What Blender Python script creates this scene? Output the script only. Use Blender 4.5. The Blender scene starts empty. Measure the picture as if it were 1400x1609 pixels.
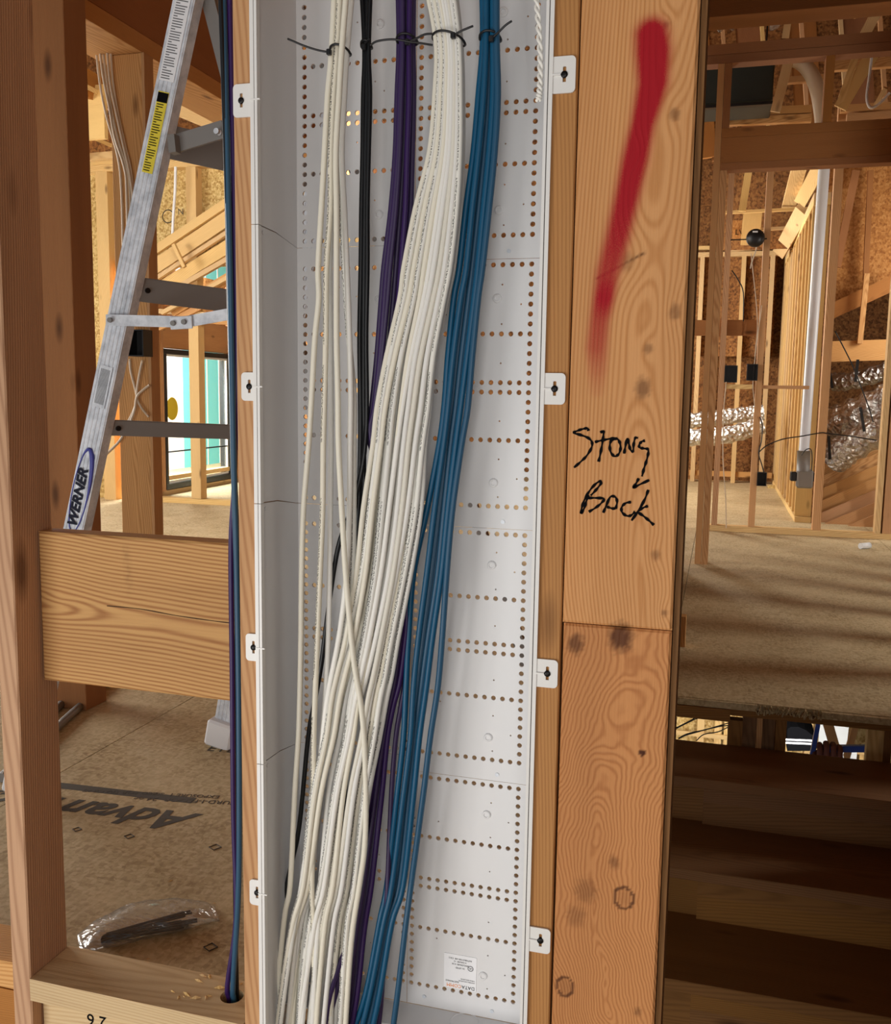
import bpy, bmesh, math, random
from mathutils import Vector, Matrix, noise as mnoise
random.seed(7)
S = bpy.context.scene
COL = S.collection

# ------------------------------------------------------------------ camera
F, PCX, PCY = 1500.0, 700.0, 804.5          # focal length and centre in pixels of the 1400x1609 frame
CAM = Vector((0.0, -1.118, 0.964))          # metres; wall face is the plane y = 0, upper floor is z = 0
_d = Vector((522 - PCX, 12800 - PCY, F)).normalized()
_r = -Vector((-4600 - PCX, 527 - PCY, F)).normalized()
_r = (_r - _d * _r.dot(_d)).normalized()
_f = _r.cross(_d)
R3 = Matrix((_r, _f, -_d))                  # camera axes (right, down, forward) -> world


def ray(px, py):
    return R3 @ Vector((px - PCX, py - PCY, F))


def PY(px, py, y):                          # point on the plane y = const seen at a pixel
    v = ray(px, py)
    return CAM + v * ((y - CAM.y) / v.y)


def PZ(px, py, z):
    v = ray(px, py)
    return CAM + v * ((z - CAM.z) / v.z)


def PX(px, py, x):
    v = ray(px, py)
    return CAM + v * ((x - CAM.x) / v.x)


cd = bpy.data.cameras.new('camera')
cam = bpy.data.objects.new('camera', cd)
COL.objects.link(cam)
cr, cdn, cf = R3.col[0], R3.col[1], R3.col[2]
m = Matrix.Identity(4)
for i in range(3):
    m[i][0], m[i][1], m[i][2], m[i][3] = cr[i], -cdn[i], -cf[i], CAM[i]
cam.matrix_world = m
cd.sensor_fit = 'HORIZONTAL'
cd.sensor_width = 36.0
cd.lens = 36.0 * F / 1400.0
cd.clip_start = 0.02
S.camera = cam

# ------------------------------------------------------------------ world, lights, exposure
W = bpy.data.worlds.new('world')
S.world = W
W.use_nodes = True
bg = W.node_tree.nodes['Background']
bg.inputs[0].default_value = (0.93, 0.96, 1.0, 1)
bg.inputs[1].default_value = 0.26


def area(name, loc, target, sx, sy, power, col):
    ld = bpy.data.lights.new(name, 'AREA')
    ld.shape = 'RECTANGLE'
    ld.size, ld.size_y, ld.energy, ld.color = sx, sy, power, col
    o = bpy.data.objects.new(name, ld)
    o.location = loc
    o.rotation_euler = (Vector(target) - Vector(loc)).to_track_quat('-Z', 'Y').to_euler()
    COL.objects.link(o)
    return o


area('daylight_behind_viewer', (-1.75, -2.15, -0.05), (-0.35, 0, 0.50), 1.4, 1.2, 37, (1.0, 0.98, 0.95))
area('fill_behind_right', (0.35, -3.3, 0.75), (-0.7, 0, 0.65), 1.2, 1.3, 31, (1.0, 0.98, 0.95))  # added fill lamp for the faces turned to the right
area('daylight_left_room', (-6.3, 2.2, 1.5), (-1.6, 2.6, 0.8), 2.6, 1.6, 200, (1.0, 0.97, 0.92))
area('daylight_left_room_far', (-2.2, 3.4, 2.3), (-4.4, 6.0, 1.2), 1.4, 1.0, 60, (1.0, 0.96, 0.88))
area('daylight_far_room', (-1.6, 8.2, 1.9), (0.55, 8.0, 1.4), 1.3, 1.3, 105, (1.0, 0.95, 0.86))
area('fill_attic_side', (2.3, 6.35, 1.9), (1.2, 7.4, 1.0), 0.8, 0.8, 42, (1.0, 0.95, 0.86))  # added lamp, brightens the silver ducts and sloped planks
area('daylight_right_window', (3.1, 2.9, 0.85), (0.4, 3.1, 0.0), 0.22, 0.6, 64, (1.0, 0.97, 0.9))
area('daylight_lower_room', (0.2, 3.6, -0.7), (0.4, 5.2, -1.6), 1.2, 0.8, 34, (1.0, 0.97, 0.92))
S.view_settings.view_transform = 'Standard'
S.view_settings.look = 'None'
S.view_settings.exposure = 0.0
S.view_settings.gamma = 1.0
S.view_settings.use_curve_mapping = False
S.cycles.use_denoising = True
S.cycles.max_bounces = 8


# ------------------------------------------------------------------ materials
def srgb(r, g, b):
    f = lambda c: (c / 255 / 12.92) if c / 255 <= 0.04045 else ((c / 255 + 0.055) / 1.055) ** 2.4
    return (f(r), f(g), f(b), 1.0)


class NT:
    def __init__(s, name):
        s.m = bpy.data.materials.new(name)
        s.m.use_nodes = True
        s.t = s.m.node_tree
        s.n = s.t.nodes
        s.b = s.n['Principled BSDF']

    def add(s, typ, ins=None, **kw):
        n = s.n.new(typ)
        for k, v in kw.items():
            setattr(n, k, v)
        for k, v in (ins or {}).items():
            s.put(n, k, v)
        return n

    def put(s, n, k, v):
        sock = n.inputs[k]
        if isinstance(v, bpy.types.NodeSocket):
            s.t.links.new(v, sock)
        elif isinstance(v, bpy.types.Node):
            s.t.links.new(v.outputs[0], sock)
        else:
            sock.default_value = v

    def math(s, op, a, b=0.0, c=None):
        d = {0: a, 1: b}
        if c is not None:
            d[2] = c
        return s.add('ShaderNodeMath', d, operation=op).outputs[0]

    def mix(s, fac, a, b, mode='MIX'):
        n = s.n.new('ShaderNodeMix')
        n.data_type = 'RGBA'
        n.blend_type = mode
        s.put(n, 0, fac)
        s.put(n, 6, a)
        s.put(n, 7, b)
        return n.outputs[2]

    def ramp(s, fac, stops):
        n = s.n.new('ShaderNodeValToRGB')
        e = n.color_ramp.elements
        while len(e) < len(stops):
            e.new(0.5)
        for i, (p, c) in enumerate(stops):
            e[i].position = p
            e[i].color = c if len(c) == 4 else (*c, 1)
        s.put(n, 0, fac)
        return n.outputs[0]

    def fin(s, color, rough=0.6, bump=None, bs=0.2, bd=0.002, spec=0.4):
        s.put(s.b, 'Base Color', color)
        s.put(s.b, 'Roughness', rough)
        s.put(s.b, 'Specular IOR Level', spec)
        if bump is not None:
            n = s.add('ShaderNodeBump', {'Strength': bs, 'Distance': bd, 'Height': bump})
            s.put(s.b, 'Normal', n.outputs[0])
        return s.m


def plain(name, c, rough=0.5, metal=0.0, spec=0.5):
    t = NT(name)
    t.b.inputs['Metallic'].default_value = metal
    return t.fin(c, rough, spec=spec)


def wood(name, light, dark, ring=90.0, hero=False, contrast=0.7, dirt=0.25):
    """lumber: growth rings along the board's own length, fibres, knots, grime"""
    t = NT(name)
    g = t.add('ShaderNodeAttribute', attribute_name='g').outputs['Vector']
    rnd = t.add('ShaderNodeObjectInfo').outputs['Random']
    sc = t.add('ShaderNodeMapping', {'Vector': g, 'Scale': (1, 1, 0.10)}).outputs[0]
    if hero:
        ph = t.add('ShaderNodeAttribute', attribute_name='phase').outputs['Fac']
        nz = t.add('ShaderNodeTexNoise', {'Vector': sc, 'Scale': 60.0, 'Detail': 3.0}).outputs[0]
        ph = t.math('ADD', ph, t.math('MULTIPLY', nz, 1.6))
        band = t.math('MULTIPLY_ADD', t.math('SINE', ph), 0.5, 0.5)
    else:
        tilt = t.add('ShaderNodeMapping', {'Vector': g, 'Rotation': (0.035, 0.02, 0), 'Scale': (1, 1, 1)}).outputs[0]
        n1 = t.add('ShaderNodeTexNoise', {'Vector': sc, 'Scale': 14.0, 'Detail': 2.0}).outputs[1]
        off = t.add('ShaderNodeVectorMath', {0: n1, 1: (0.022, 0.022, 0)}, operation='MULTIPLY').outputs[0]
        v = t.add('ShaderNodeVectorMath', {0: tilt, 1: off}, operation='ADD').outputs[0]
        band = t.add('ShaderNodeTexWave', {'Vector': v, 'Scale': ring, 'Distortion': 0.0},
                     wave_type='RINGS', rings_direction='Z', wave_profile='SIN').outputs['Fac']
    band = t.math('POWER', band, 1.8)
    fib = t.add('ShaderNodeTexNoise', {'Vector': t.add('ShaderNodeMapping', {'Vector': g, 'Scale': (420, 420, 9)}).outputs[0],
                                       'Scale': 1.0, 'Detail': 3.0}).outputs[0]
    fac = t.math('ADD', t.math('MULTIPLY', band, contrast), t.math('MULTIPLY', t.math('SUBTRACT', fib, 0.5), 0.55))
    col = t.mix(fac, light, dark)
    big = t.add('ShaderNodeTexNoise', {'Vector': sc, 'Scale': 9.0, 'Detail': 4.0}).outputs[0]
    col = t.mix(t.math('MULTIPLY', t.ramp(big, [(0.45, (0, 0, 0)), (0.75, (1, 1, 1))]), dirt), col, (dark[0] * .5, dark[1] * .5, dark[2] * .5, 1))
    # small knots scattered
    if not hero:
        vor = t.add('ShaderNodeTexVoronoi', {'Vector': t.add('ShaderNodeMapping', {'Vector': g, 'Scale': (9, 9, 3.0)}).outputs[0],
                                             'Scale': 1.0, 'Randomness': 1.0})
        km = t.ramp(vor.outputs['Distance'], [(0.05, (1, 1, 1)), (0.16, (0, 0, 0))])
        col = t.mix(t.math('MULTIPLY', km, 0.75), col, (dark[0] * .3, dark[1] * .25, dark[2] * .25, 1))
    else:
        kn = t.add('ShaderNodeAttribute', attribute_name='knot').outputs['Fac']
        col = t.mix(kn, col, (dark[0] * .22, dark[1] * .18, dark[2] * .2, 1))
    hsv = t.add('ShaderNodeHueSaturation', {'Hue': t.math('MULTIPLY_ADD', rnd, 0.008, 0.496),
                                            'Saturation': t.math('MULTIPLY_ADD', rnd, 0.14, 0.93),
                                            'Value': t.math('MULTIPLY_ADD', rnd, 0.16, 0.92), 'Color': col}).outputs[0]
    if hero:
        rd = t.add('ShaderNodeAttribute', attribute_name='red').outputs['Fac']
        sp = t.add('ShaderNodeTexNoise', {'Vector': g, 'Scale': 900.0, 'Detail': 2.0}).outputs[0]
        rf = t.math('MULTIPLY', rd, t.math('MULTIPLY_ADD', sp, 0.55, 0.66))
        n = t.add('ShaderNodeClamp', {0: rf})
        hsv = t.mix(n.outputs[0], hsv, srgb(164, 12, 28))
    h = t.math('ADD', t.math('MULTIPLY', band, 0.7 if hero else 0.5), fib)
    return t.fin(hsv, 0.68, h, 0.38 if hero else 0.25, 0.0012, spec=0.25)


FIR = wood('fir_lumber', srgb(206, 158, 108), srgb(164, 110, 64), 85, contrast=.6)
PINE_DUSTY = wood('dusty_pine_lumber', srgb(216, 188, 138), srgb(184, 146, 94), 75, contrast=0.5, dirt=0.3)
FIR_SHADED = wood('shaded_fir_lumber', srgb(182, 130, 78), srgb(146, 96, 52), 85, contrast=.5)  # fir darkened to carry the shade on the stud beside the panel
FIR_HERO = wood('fir_post_lumber', srgb(208, 153, 108), srgb(172, 112, 68), hero=True, contrast=0.5)
FIR_HERO2 = wood('fir_post_lower_lumber', srgb(202, 140, 88), srgb(160, 96, 52), hero=True, contrast=0.55)
PINE_HERO = wood('pine_beam_lumber', srgb(198, 152, 94), srgb(144, 90, 46), hero=True, contrast=0.75)
GREY_FIR = wood('weathered_fir_lumber', srgb(200, 156, 114), srgb(156, 110, 72), 70, contrast=.6, dirt=0.35)
PINE = wood('pale_pine_lumber', srgb(222, 188, 132), srgb(186, 140, 84), 75, contrast=0.5, dirt=0.15)
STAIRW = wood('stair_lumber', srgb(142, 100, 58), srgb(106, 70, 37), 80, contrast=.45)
LVL = wood('brown_header_lumber', srgb(164, 110, 64), srgb(124, 78, 42), 120, contrast=0.35)


def osb(name, a, b, c, scale=1.0, dust=0.0):
    t = NT(name)
    p = t.add('ShaderNodeNewGeometry').outputs['Position']
    v1 = t.add('ShaderNodeTexVoronoi', {'Vector': t.add('ShaderNodeMapping', {'Vector': p, 'Scale': (38 * scale, 62 * scale, 44 * scale), 'Rotation': (.5, .3, .6)}).outputs[0], 'Scale': 1.0})
    v2 = t.add('ShaderNodeTexVoronoi', {'Vector': t.add('ShaderNodeMapping', {'Vector': p, 'Scale': (70 * scale, 26 * scale, 50 * scale), 'Rotation': (.2, .9, -.4)}).outputs[0], 'Scale': 1.0})
    x = t.add('ShaderNodeSeparateColor', {0: v1.outputs['Color']}).outputs[0]
    y = t.add('ShaderNodeSeparateColor', {0: v2.outputs['Color']}).outputs[1]
    f = t.math('MULTIPLY_ADD', x, 0.55, t.math('MULTIPLY', y, 0.45))
    col = t.ramp(f, [(0.15, c), (0.5, a), (0.85, b)])
    nz = t.add('ShaderNodeTexNoise', {'Vector': p, 'Scale': 3.2, 'Detail': 5.0}).outputs[0]
    col = t.mix(t.math('MULTIPLY', nz, 0.35), col, c)
    if dust:
        n2 = t.add('ShaderNodeTexNoise', {'Vector': p, 'Scale': 5.0, 'Detail': 6.0, 'Roughness': 0.7}).outputs[0]
        col = t.mix(t.math('MULTIPLY', t.ramp(n2, [(0.35, (0, 0, 0)), (0.65, (1, 1, 1))]), dust), col, b)
        n3 = t.add('ShaderNodeTexNoise', {'Vector': p, 'Scale': 260.0, 'Detail': 2.0}).outputs[0]
        col = t.mix(t.math('MULTIPLY', t.ramp(n3, [(0.66, (0, 0, 0)), (0.72, (1, 1, 1))]), 0.5), col, (b[0] * 1.3, b[1] * 1.3, b[2] * 1.3, 1))
    return t.fin(col, 0.75, f, 0.25, 0.0015, spec=0.25)


OSB_FLOOR = osb('floor_sheathing', srgb(184, 162, 122), srgb(208, 188, 150), srgb(150, 126, 90), 2.2, dust=0.6)
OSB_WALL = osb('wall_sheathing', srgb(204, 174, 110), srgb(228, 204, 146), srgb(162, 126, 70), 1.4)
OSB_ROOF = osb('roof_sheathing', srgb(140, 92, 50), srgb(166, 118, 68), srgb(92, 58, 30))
OSB_ORANGE = osb('orange_sheathing', srgb(182, 124, 66), srgb(200, 146, 86), srgb(146, 92, 44), 1.2)

PLASTIC = plain('white_panel_plastic', srgb(220, 219, 219), 0.42)
PLASTIC2 = plain('white_tab_plastic', srgb(228, 226, 222), 0.4)
SCREW = plain('black_screw', srgb(28, 26, 26), 0.4, 0.6)
BLACK = plain('black_plastic', srgb(20, 20, 22), 0.4)
INK = plain('black_marker_ink', srgb(12, 11, 13), 0.9, spec=0.1)
FADED = plain('faded_floor_ink', srgb(74, 66, 56), 0.8)
PAPER = plain('label_paper', srgb(236, 236, 238), 0.5)
YELLOW = plain('yellow_label', srgb(226, 206, 60), 0.5)
ORANGE = plain('orange_print', srgb(236, 140, 40), 0.5)
GREYINK = plain('grey_print', srgb(96, 96, 98), 0.6)
NAVY = plain('blue_logo_print', srgb(64, 68, 150), 0.5)
ROPE = plain('white_rope', srgb(232, 228, 220), 0.6)
PVC = plain('white_pvc', srgb(206, 208, 214), 0.35)
GREYPVC = plain('grey_fitting_plastic', srgb(120, 116, 112), 0.5)
DARKMETAL = plain('dark_duct_metal', srgb(52, 56, 50), 0.5, 0.3)
BLUEPAINT = plain('blue_painted_steel', srgb(34, 62, 150), 0.35)
GLOVE = plain('brown_work_glove', srgb(112, 62, 50), 0.8)
CABLE_JKT = plain('romex_jacket', srgb(206, 186, 160), 0.5)
VINYL = plain('white_window_vinyl', srgb(232, 234, 236), 0.4)
WINBLACK = plain('black_window_frame', srgb(34, 40, 44), 0.4)
FOAM = None


def aluminium():
    t = NT('ladder_aluminium')
    g = t.add('ShaderNodeTexCoord').outputs['Object']
    n = t.add('ShaderNodeTexNoise', {'Vector': g, 'Scale': 26.0, 'Detail': 6.0, 'Roughness': 0.7}).outputs[0]
    col = t.ramp(n, [(0.3, srgb(176, 182, 190)), (0.6, srgb(226, 230, 236))])
    t.b.inputs['Metallic'].default_value = 0.1
    t.put(t.b, 'Roughness', 0.4)
    t.put(t.b, 'Base Color', col)
    return t.m


ALU = aluminium()
DULL_ALU = plain('dull_aluminium_step', srgb(134, 130, 126), 0.55, 0.35)


def foil():
    t = NT('silver_duct_foil')
    g = t.add('ShaderNodeTexCoord').outputs['Object']
    v = t.add('ShaderNodeTexVoronoi', {'Vector': g, 'Scale': 26.0})
    n = t.add('ShaderNodeTexNoise', {'Vector': g, 'Scale': 30.0, 'Detail': 5.0}).outputs[0]
    t.b.inputs['Metallic'].default_value = 0.9
    h = t.math('ADD', v.outputs['Distance'], n)
    return t.fin(srgb(208, 204, 200), 0.28, h, 1.0, 0.03)


FOIL = foil()


def jacket(name, c, printed=False, rough=0.42):
    t = NT(name)
    col = c
    rnd = t.add('ShaderNodeObjectInfo').outputs['Random']
    col = t.add('ShaderNodeHueSaturation', {'Hue': 0.5, 'Saturation': t.math('MULTIPLY_ADD', rnd, 0.3, 0.85),
                                            'Value': t.math('MULTIPLY_ADD', rnd, 0.12, 0.92), 'Color': c}).outputs[0]
    uv = t.add('ShaderNodeUVMap', uv_map='UVMap').outputs[0]
    sx = t.add('ShaderNodeSeparateXYZ', {0: uv})
    if printed:
        n = t.add('ShaderNodeTexNoise', {'Vector': t.add('ShaderNodeMapping', {'Vector': uv, 'Scale': (14, 620, 1)}).outputs[0], 'Scale': 1.0, 'Detail': 1.0}).outputs[0]
        band = t.math('MULTIPLY', t.math('GREATER_THAN', sx.outputs[0], 0.02), t.math('LESS_THAN', sx.outputs[0], 0.13))
        gap = t.add('ShaderNodeTexNoise', {'Vector': t.add('ShaderNodeMapping', {'Vector': uv, 'Scale': (0, 9, 1)}).outputs[0], 'Scale': 1.0}).outputs[0]
        mk = t.math('MULTIPLY', t.math('MULTIPLY', band, t.math('GREATER_THAN', n, 0.5)), t.math('GREATER_THAN', gap, 0.42))
        col = t.mix(t.math('MULTIPLY', mk, 0.85), col, srgb(40, 36, 34))
    return t.fin(col, rough)


J_WHITE = jacket('white_cable_jacket', srgb(228, 226, 220))
J_PRINT = jacket('white_cable_jacket_printed', srgb(226, 224, 216), True)
J_CREAM = jacket('cream_cable_jacket', srgb(224, 219, 204))
J_CREAMP = jacket('cream_cable_jacket_printed', srgb(220, 214, 198), True)
J_BLACK = jacket('black_cable_jacket', srgb(18, 20, 24), rough=0.35)
J_PURPLE = jacket('purple_cable_jacket', srgb(50, 31, 76))
J_BLUE = jacket('blue_cable_jacket', srgb(17, 76, 108))


# ------------------------------------------------------------------ builders
def props(o, label=None, cat=None, group=None, kind=None):
    if label: o['label'] = label
    if cat: o['category'] = cat
    if group: o['group'] = group
    if kind: o['kind'] = kind
    return o


def link(name, me, mat=None, parent=None, smooth=False):
    if mat is not None and not me.materials:
        for mm in (mat if isinstance(mat, (list, tuple)) else [mat]):
            me.materials.append(mm)
    if smooth:
        for p in me.polygons: p.use_smooth = True
    o = bpy.data.objects.new(name, me)
    COL.objects.link(o)
    if parent is not None: o.parent = parent
    return o


def empty(name, loc=(0, 0, 0), parent=None):
    o = bpy.data.objects.new(name, None)
    o.location = loc
    o.empty_display_size = 0.05
    COL.objects.link(o)
    if parent is not None: o.parent = parent
    return o


def reparent(o, parent):
    """parent keeping the child's world placement (parents here carry only a location)"""
    o.parent = parent
    o.location = Vector(o.location) - Vector(parent.location)
    return o


def g_attr(me, seed=None):
    rr = random.Random(seed if seed is not None else random.random())
    a = rr.uniform(0, 6.28)
    d = rr.uniform(0.05, 0.16)
    ox, oy, oz = d * math.cos(a), d * math.sin(a), rr.uniform(-20, 20)
    at = me.attributes.new('g', 'FLOAT_VECTOR', 'POINT')
    buf = []
    for v in me.vertices: buf += [v.co.x + ox, v.co.y + oy, v.co.z + oz]
    at.data.foreach_set('vector', buf)


def stick_mesh(w, t, L, bev=0.0, seed=None):
    """board with local z along its length"""
    bm = bmesh.new()
    bmesh.ops.create_cube(bm, size=1.0, matrix=Matrix.Diagonal((w, t, L, 1)))
    if bev: bmesh.ops.bevel(bm, geom=bm.edges[:], offset=bev, segments=1, affect='EDGES')
    me = bpy.data.meshes.new('board')
    bm.to_mesh(me)
    bm.free()
    g_attr(me, seed)
    return me


def box(name, x0, x1, y0, y1, z0, z1, mat, parent=None, bev=0.0, seed=None):
    """axis-aligned board, grain along the longest side"""
    x0, x1 = sorted((x0, x1)); y0, y1 = sorted((y0, y1)); z0, z1 = sorted((z0, z1))
    d = Vector((x1 - x0, y1 - y0, z1 - z0))
    k = max(range(3), key=lambda i: d[i])
    rot = (0, 0, 0)
    w, t, L = d.x, d.y, d.z
    if k == 0:
        w, t, L, rot = d.z, d.y, d.x, (0, math.pi / 2, 0)
    elif k == 1:
        w, t, L, rot = d.x, d.z, d.y, (math.pi / 2, 0, 0)
    o = link(name, stick_mesh(w, t, L, bev, seed), mat)
    o.location = ((x0 + x1) / 2, (y0 + y1) / 2, (z0 + z1) / 2)
    o.rotation_euler = rot
    if parent is not None: reparent(o, parent)
    return o


def frame3(z, hint):
    z = Vector(z).normalized()
    y = Vector(hint)
    y = (y - z * y.dot(z)).normalized()
    x = y.cross(z)
    return Matrix((x, y, z)).transposed()


def stick(name, p0, p1, w, t, mat, parent=None, hint=(0, 1, 0), bev=0.0, seed=None):
    """board from p0 to p1; w across (in the plane facing -hint), t along hint"""
    p0, p1 = Vector(p0), Vector(p1)
    o = link(name, stick_mesh(w, t, (p1 - p0).length, bev, seed), mat)
    o.location = (p0 + p1) / 2
    o.rotation_euler = frame3(p1 - p0, hint).to_euler()
    if parent is not None: reparent(o, parent)
    return o


def spline(pts, per=6):
    """Catmull-Rom through points"""
    P = [Vector(p) for p in pts]
    if len(P) == 2: return P
    P = [P[0] * 2 - P[1]] + P + [P[-1] * 2 - P[-2]]
    out = []
    for i in range(1, len(P) - 2):
        a, b, c, d = P[i - 1], P[i], P[i + 1], P[i + 2]
        for k in range(per):
            t = k / per
            out.append(0.5 * ((2 * b) + (c - a) * t + (2 * a - 5 * b + 4 * c - d) * t * t + (3 * b - a - 3 * c + d) * t ** 3))
    out.append(P[-2])
    return out


def tube_mesh(path, r, n=8, hint=(0, -1, 0), cap=True):
    vs, fs, uvs = [], [], []
    L = 0.0
    up = Vector(hint)
    N = len(path)
    for i, p in enumerate(path):
        t = (path[min(i + 1, N - 1)] - path[max(i - 1, 0)]).normalized()
        u = (up - t * up.dot(t))
        u = u.normalized() if u.length > 1e-4 else t.orthogonal().normalized()
        w = t.cross(u)
        if i: L += (p - path[i - 1]).length
        rr = r[i] if isinstance(r, (list, tuple)) else r
        for k in range(n):
            a = 2 * math.pi * k / n
            vs.append(p + u * (rr * math.cos(a)) + w * (rr * math.sin(a)))
        uvs.append(L)
    me = bpy.data.meshes.new('tube')
    luv = []
    for i in range(N - 1):
        for k in range(n):
            k2 = (k + 1) % n
            fs.append((i * n + k, i * n + k2, (i + 1) * n + k2, (i + 1) * n + k))
            luv += [k / n, uvs[i], (k + 1) / n, uvs[i], (k + 1) / n, uvs[i + 1], k / n, uvs[i + 1]]
    if cap:
        fs.append(tuple(range(n)))
        fs.append(tuple(reversed(range((N - 1) * n, N * n))))
        luv += [0, 0] * (2 * n)
    me.from_pydata(vs, [], fs)
    uvl = me.uv_layers.new(name='UVMap')
    uvl.data.foreach_set('uv', luv)
    for p in me.polygons[:(N - 1) * n]: p.use_smooth = True
    return me


def tube(name, pts, r, mat, parent=None, n=8, per=6, smooth=True):
    path = spline(pts, per) if smooth else [Vector(p) for p in pts]
    o = link(name, tube_mesh(path, r, n), mat)
    if parent is not None: reparent(o, parent)
    return o


def prism(name, outline, z0, z1, mat, parent=None, mw=None):
    """polygon (local xy) extruded along local z, placed by matrix mw"""
    n = len(outline)
    vs = [(x, y, z0) for x, y in outline] + [(x, y, z1) for x, y in outline]
    fs = [tuple(reversed(range(n))), tuple(range(n, 2 * n))]
    fs += [(i, (i + 1) % n, n + (i + 1) % n, n + i) for i in range(n)]
    me = bpy.data.meshes.new(name)
    me.from_pydata(vs, [], fs)
    g_attr(me)
    o = link(name, me, mat)
    if mw is not None:
        o.location = mw.translation
        o.rotation_euler = mw.to_3x3().to_euler()
    if parent is not None: reparent(o, parent)
    return o


def mesh_obj(name, vs, fs, mat, parent=None, smooth=False):
    me = bpy.data.meshes.new(name)
    me.from_pydata([tuple(v) for v in vs], [], fs)
    g_attr(me)
    o = link(name, me, mat, smooth=smooth)
    if parent is not None: reparent(o, parent)
    return o


def cyl(name, p0, p1, r, mat, parent=None, n=16, r2=None):
    return tube(name, [p0, p1], [r, r if r2 is None else r2], mat, parent, n, smooth=False)


def text(name, s, size, mw, mat, parent=None, depth=0.0002, align='CENTER', shear=0.0, bold=0.0):
    cu = bpy.data.curves.new('txt', 'FONT')
    cu.body = s
    cu.size = size
    cu.align_x = align
    cu.align_y = 'CENTER'
    cu.extrude = depth
    cu.resolution_u = 3
    cu.shear = shear
    cu.offset = bold
    tmp = bpy.data.objects.new('txt', cu)
    COL.objects.link(tmp)
    dg = bpy.context.evaluated_depsgraph_get()
    me = bpy.data.meshes.new_from_object(tmp.evaluated_get(dg))
    bpy.data.objects.remove(tmp)
    me.materials.clear()
    o = link(name, me, mat)
    o.location = mw.translation
    o.rotation_euler = mw.to_3x3().to_euler()
    if parent is not None: reparent(o, parent)
    return o


def M4(loc, x, y, z):
    m = Matrix((Vector(x), Vector(y), Vector(z))).transposed().to_4x4()
    m.translation = loc
    return m


def stroke(name, pts, w, mat, parent=None, yoff=0.0008):
    """flat pen stroke lying on a face that looks towards -y"""
    path = spline(pts, 5)
    vs, fs = [], []
    N = len(path)
    for i, p in enumerate(path):
        t = (path[min(i + 1, N - 1)] - path[max(i - 1, 0)])
        n = Vector((-t.z, 0, t.x)).normalized() * (w / 2 * (0.75 + 0.25 * math.sin(i * 1.1)))
        vs += [p + n + Vector((0, -yoff, 0)), p - n + Vector((0, -yoff, 0)), p + n, p - n]
    for i in range(N - 1):
        a, b = 4 * i, 4 * i + 4
        fs += [(a, a + 1, b + 1, b), (a + 1, a + 3, b + 3, b + 1), (a, b, b + 2, a + 2)]
    fs += [(0, 2, 3, 1), (4 * N - 4, 4 * N - 3, 4 * N - 1, 4 * N - 2)]
    return mesh_obj(name, vs, fs, mat, parent)


def hero_board(name, x0, x1, y0, y1, z0, z1, phase, knot, red, mat, along='z', step=0.003, rough=None):
    """big board whose front (-y) face is a dense grid carrying its growth-ring figure, knots and marks"""
    nx = max(2, int((x1 - x0) / step)); nz = max(2, int((z1 - z0) / step))
    vs, fs, ph, kn, rd = [], [], [], [], []
    for j in range(nz + 1):
        z = z0 + (z1 - z0) * j / nz
        for i in range(nx + 1):
            x = x0 + (x1 - x0) * i / nx
            y = y0
            e = min(x - x0, x1 - x, z - z0, z1 - z)
            if e < 1e-6: y += 0.0025
            if rough: y += rough(x, z)
            vs.append((x, y, z)); ph.append(phase(x, z)); kn.append(knot(x, z)); rd.append(red(x, z))
    W_ = nx + 1
    for j in range(nz):
        for i in range(nx):
            a = j * W_ + i
            fs.append((a, a + 1, a + W_ + 1, a + W_))
    b = len(vs)
    vs += [(x0, y1, z0), (x1, y1, z0), (x1, y1, z1), (x0, y1, z1)]
    ph += [0, 60, 60, 0] if along == 'z' else [0, 0, 60, 60]
    kn += [0] * 4; rd += [0] * 4
    bot = list(range(0, W_)); top = list(range(nz * W_, nz * W_ + W_))
    lef = [j * W_ for j in range(nz + 1)]; rig = [j * W_ + nx for j in range(nz + 1)]
    fs += [tuple([b, b + 1] + bot[::-1]), tuple([b + 2, b + 3] + top), tuple([b + 3, b] + lef), tuple([b + 1, b + 2] + rig[::-1]), (b + 1, b, b + 3, b + 2)]
    me = bpy.data.meshes.new(name)
    me.from_pydata(vs, [], fs)
    for nm, buf in (('phase', ph), ('knot', kn), ('red', rd)):
        me.attributes.new(nm, 'FLOAT', 'POINT').data.foreach_set('value', buf)
    at = me.attributes.new('g', 'FLOAT_VECTOR', 'POINT')
    buf = []
    oz = random.uniform(-9, 9)
    for v in vs: buf += ([v[0], v[1], v[2] + oz] if along == 'z' else [v[2], v[1], v[0] + oz])
    at.data.foreach_set('vector', buf)
    return link(name, me, mat)


def seg_d(p, a, b):
    ax, az = a; bx, bz = b
    dx, dz = bx - ax, bz - az
    t = max(0, min(1, ((p[0] - ax) * dx + (p[1] - az) * dz) / (dx * dx + dz * dz)))
    return math.hypot(p[0] - ax - t * dx, p[1] - az - t * dz), t


def wnoise(x, z, s=1.0):
    return mnoise.noise(Vector((x * s, z * s, 3.7)))


# ================================================================== SETTING: floor, roof, enclosing walls, unseen light-blocking walls
def slab(name, x0, x1, y0, y1, z0, z1, mat, kind='structure', parent=None):
    o = box(name, x0, x1, y0, y1, z0, z1, mat, parent)
    if kind and parent is None: o['kind'] = kind
    return o


floor = empty('floor'); floor['kind'] = 'structure'
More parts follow.
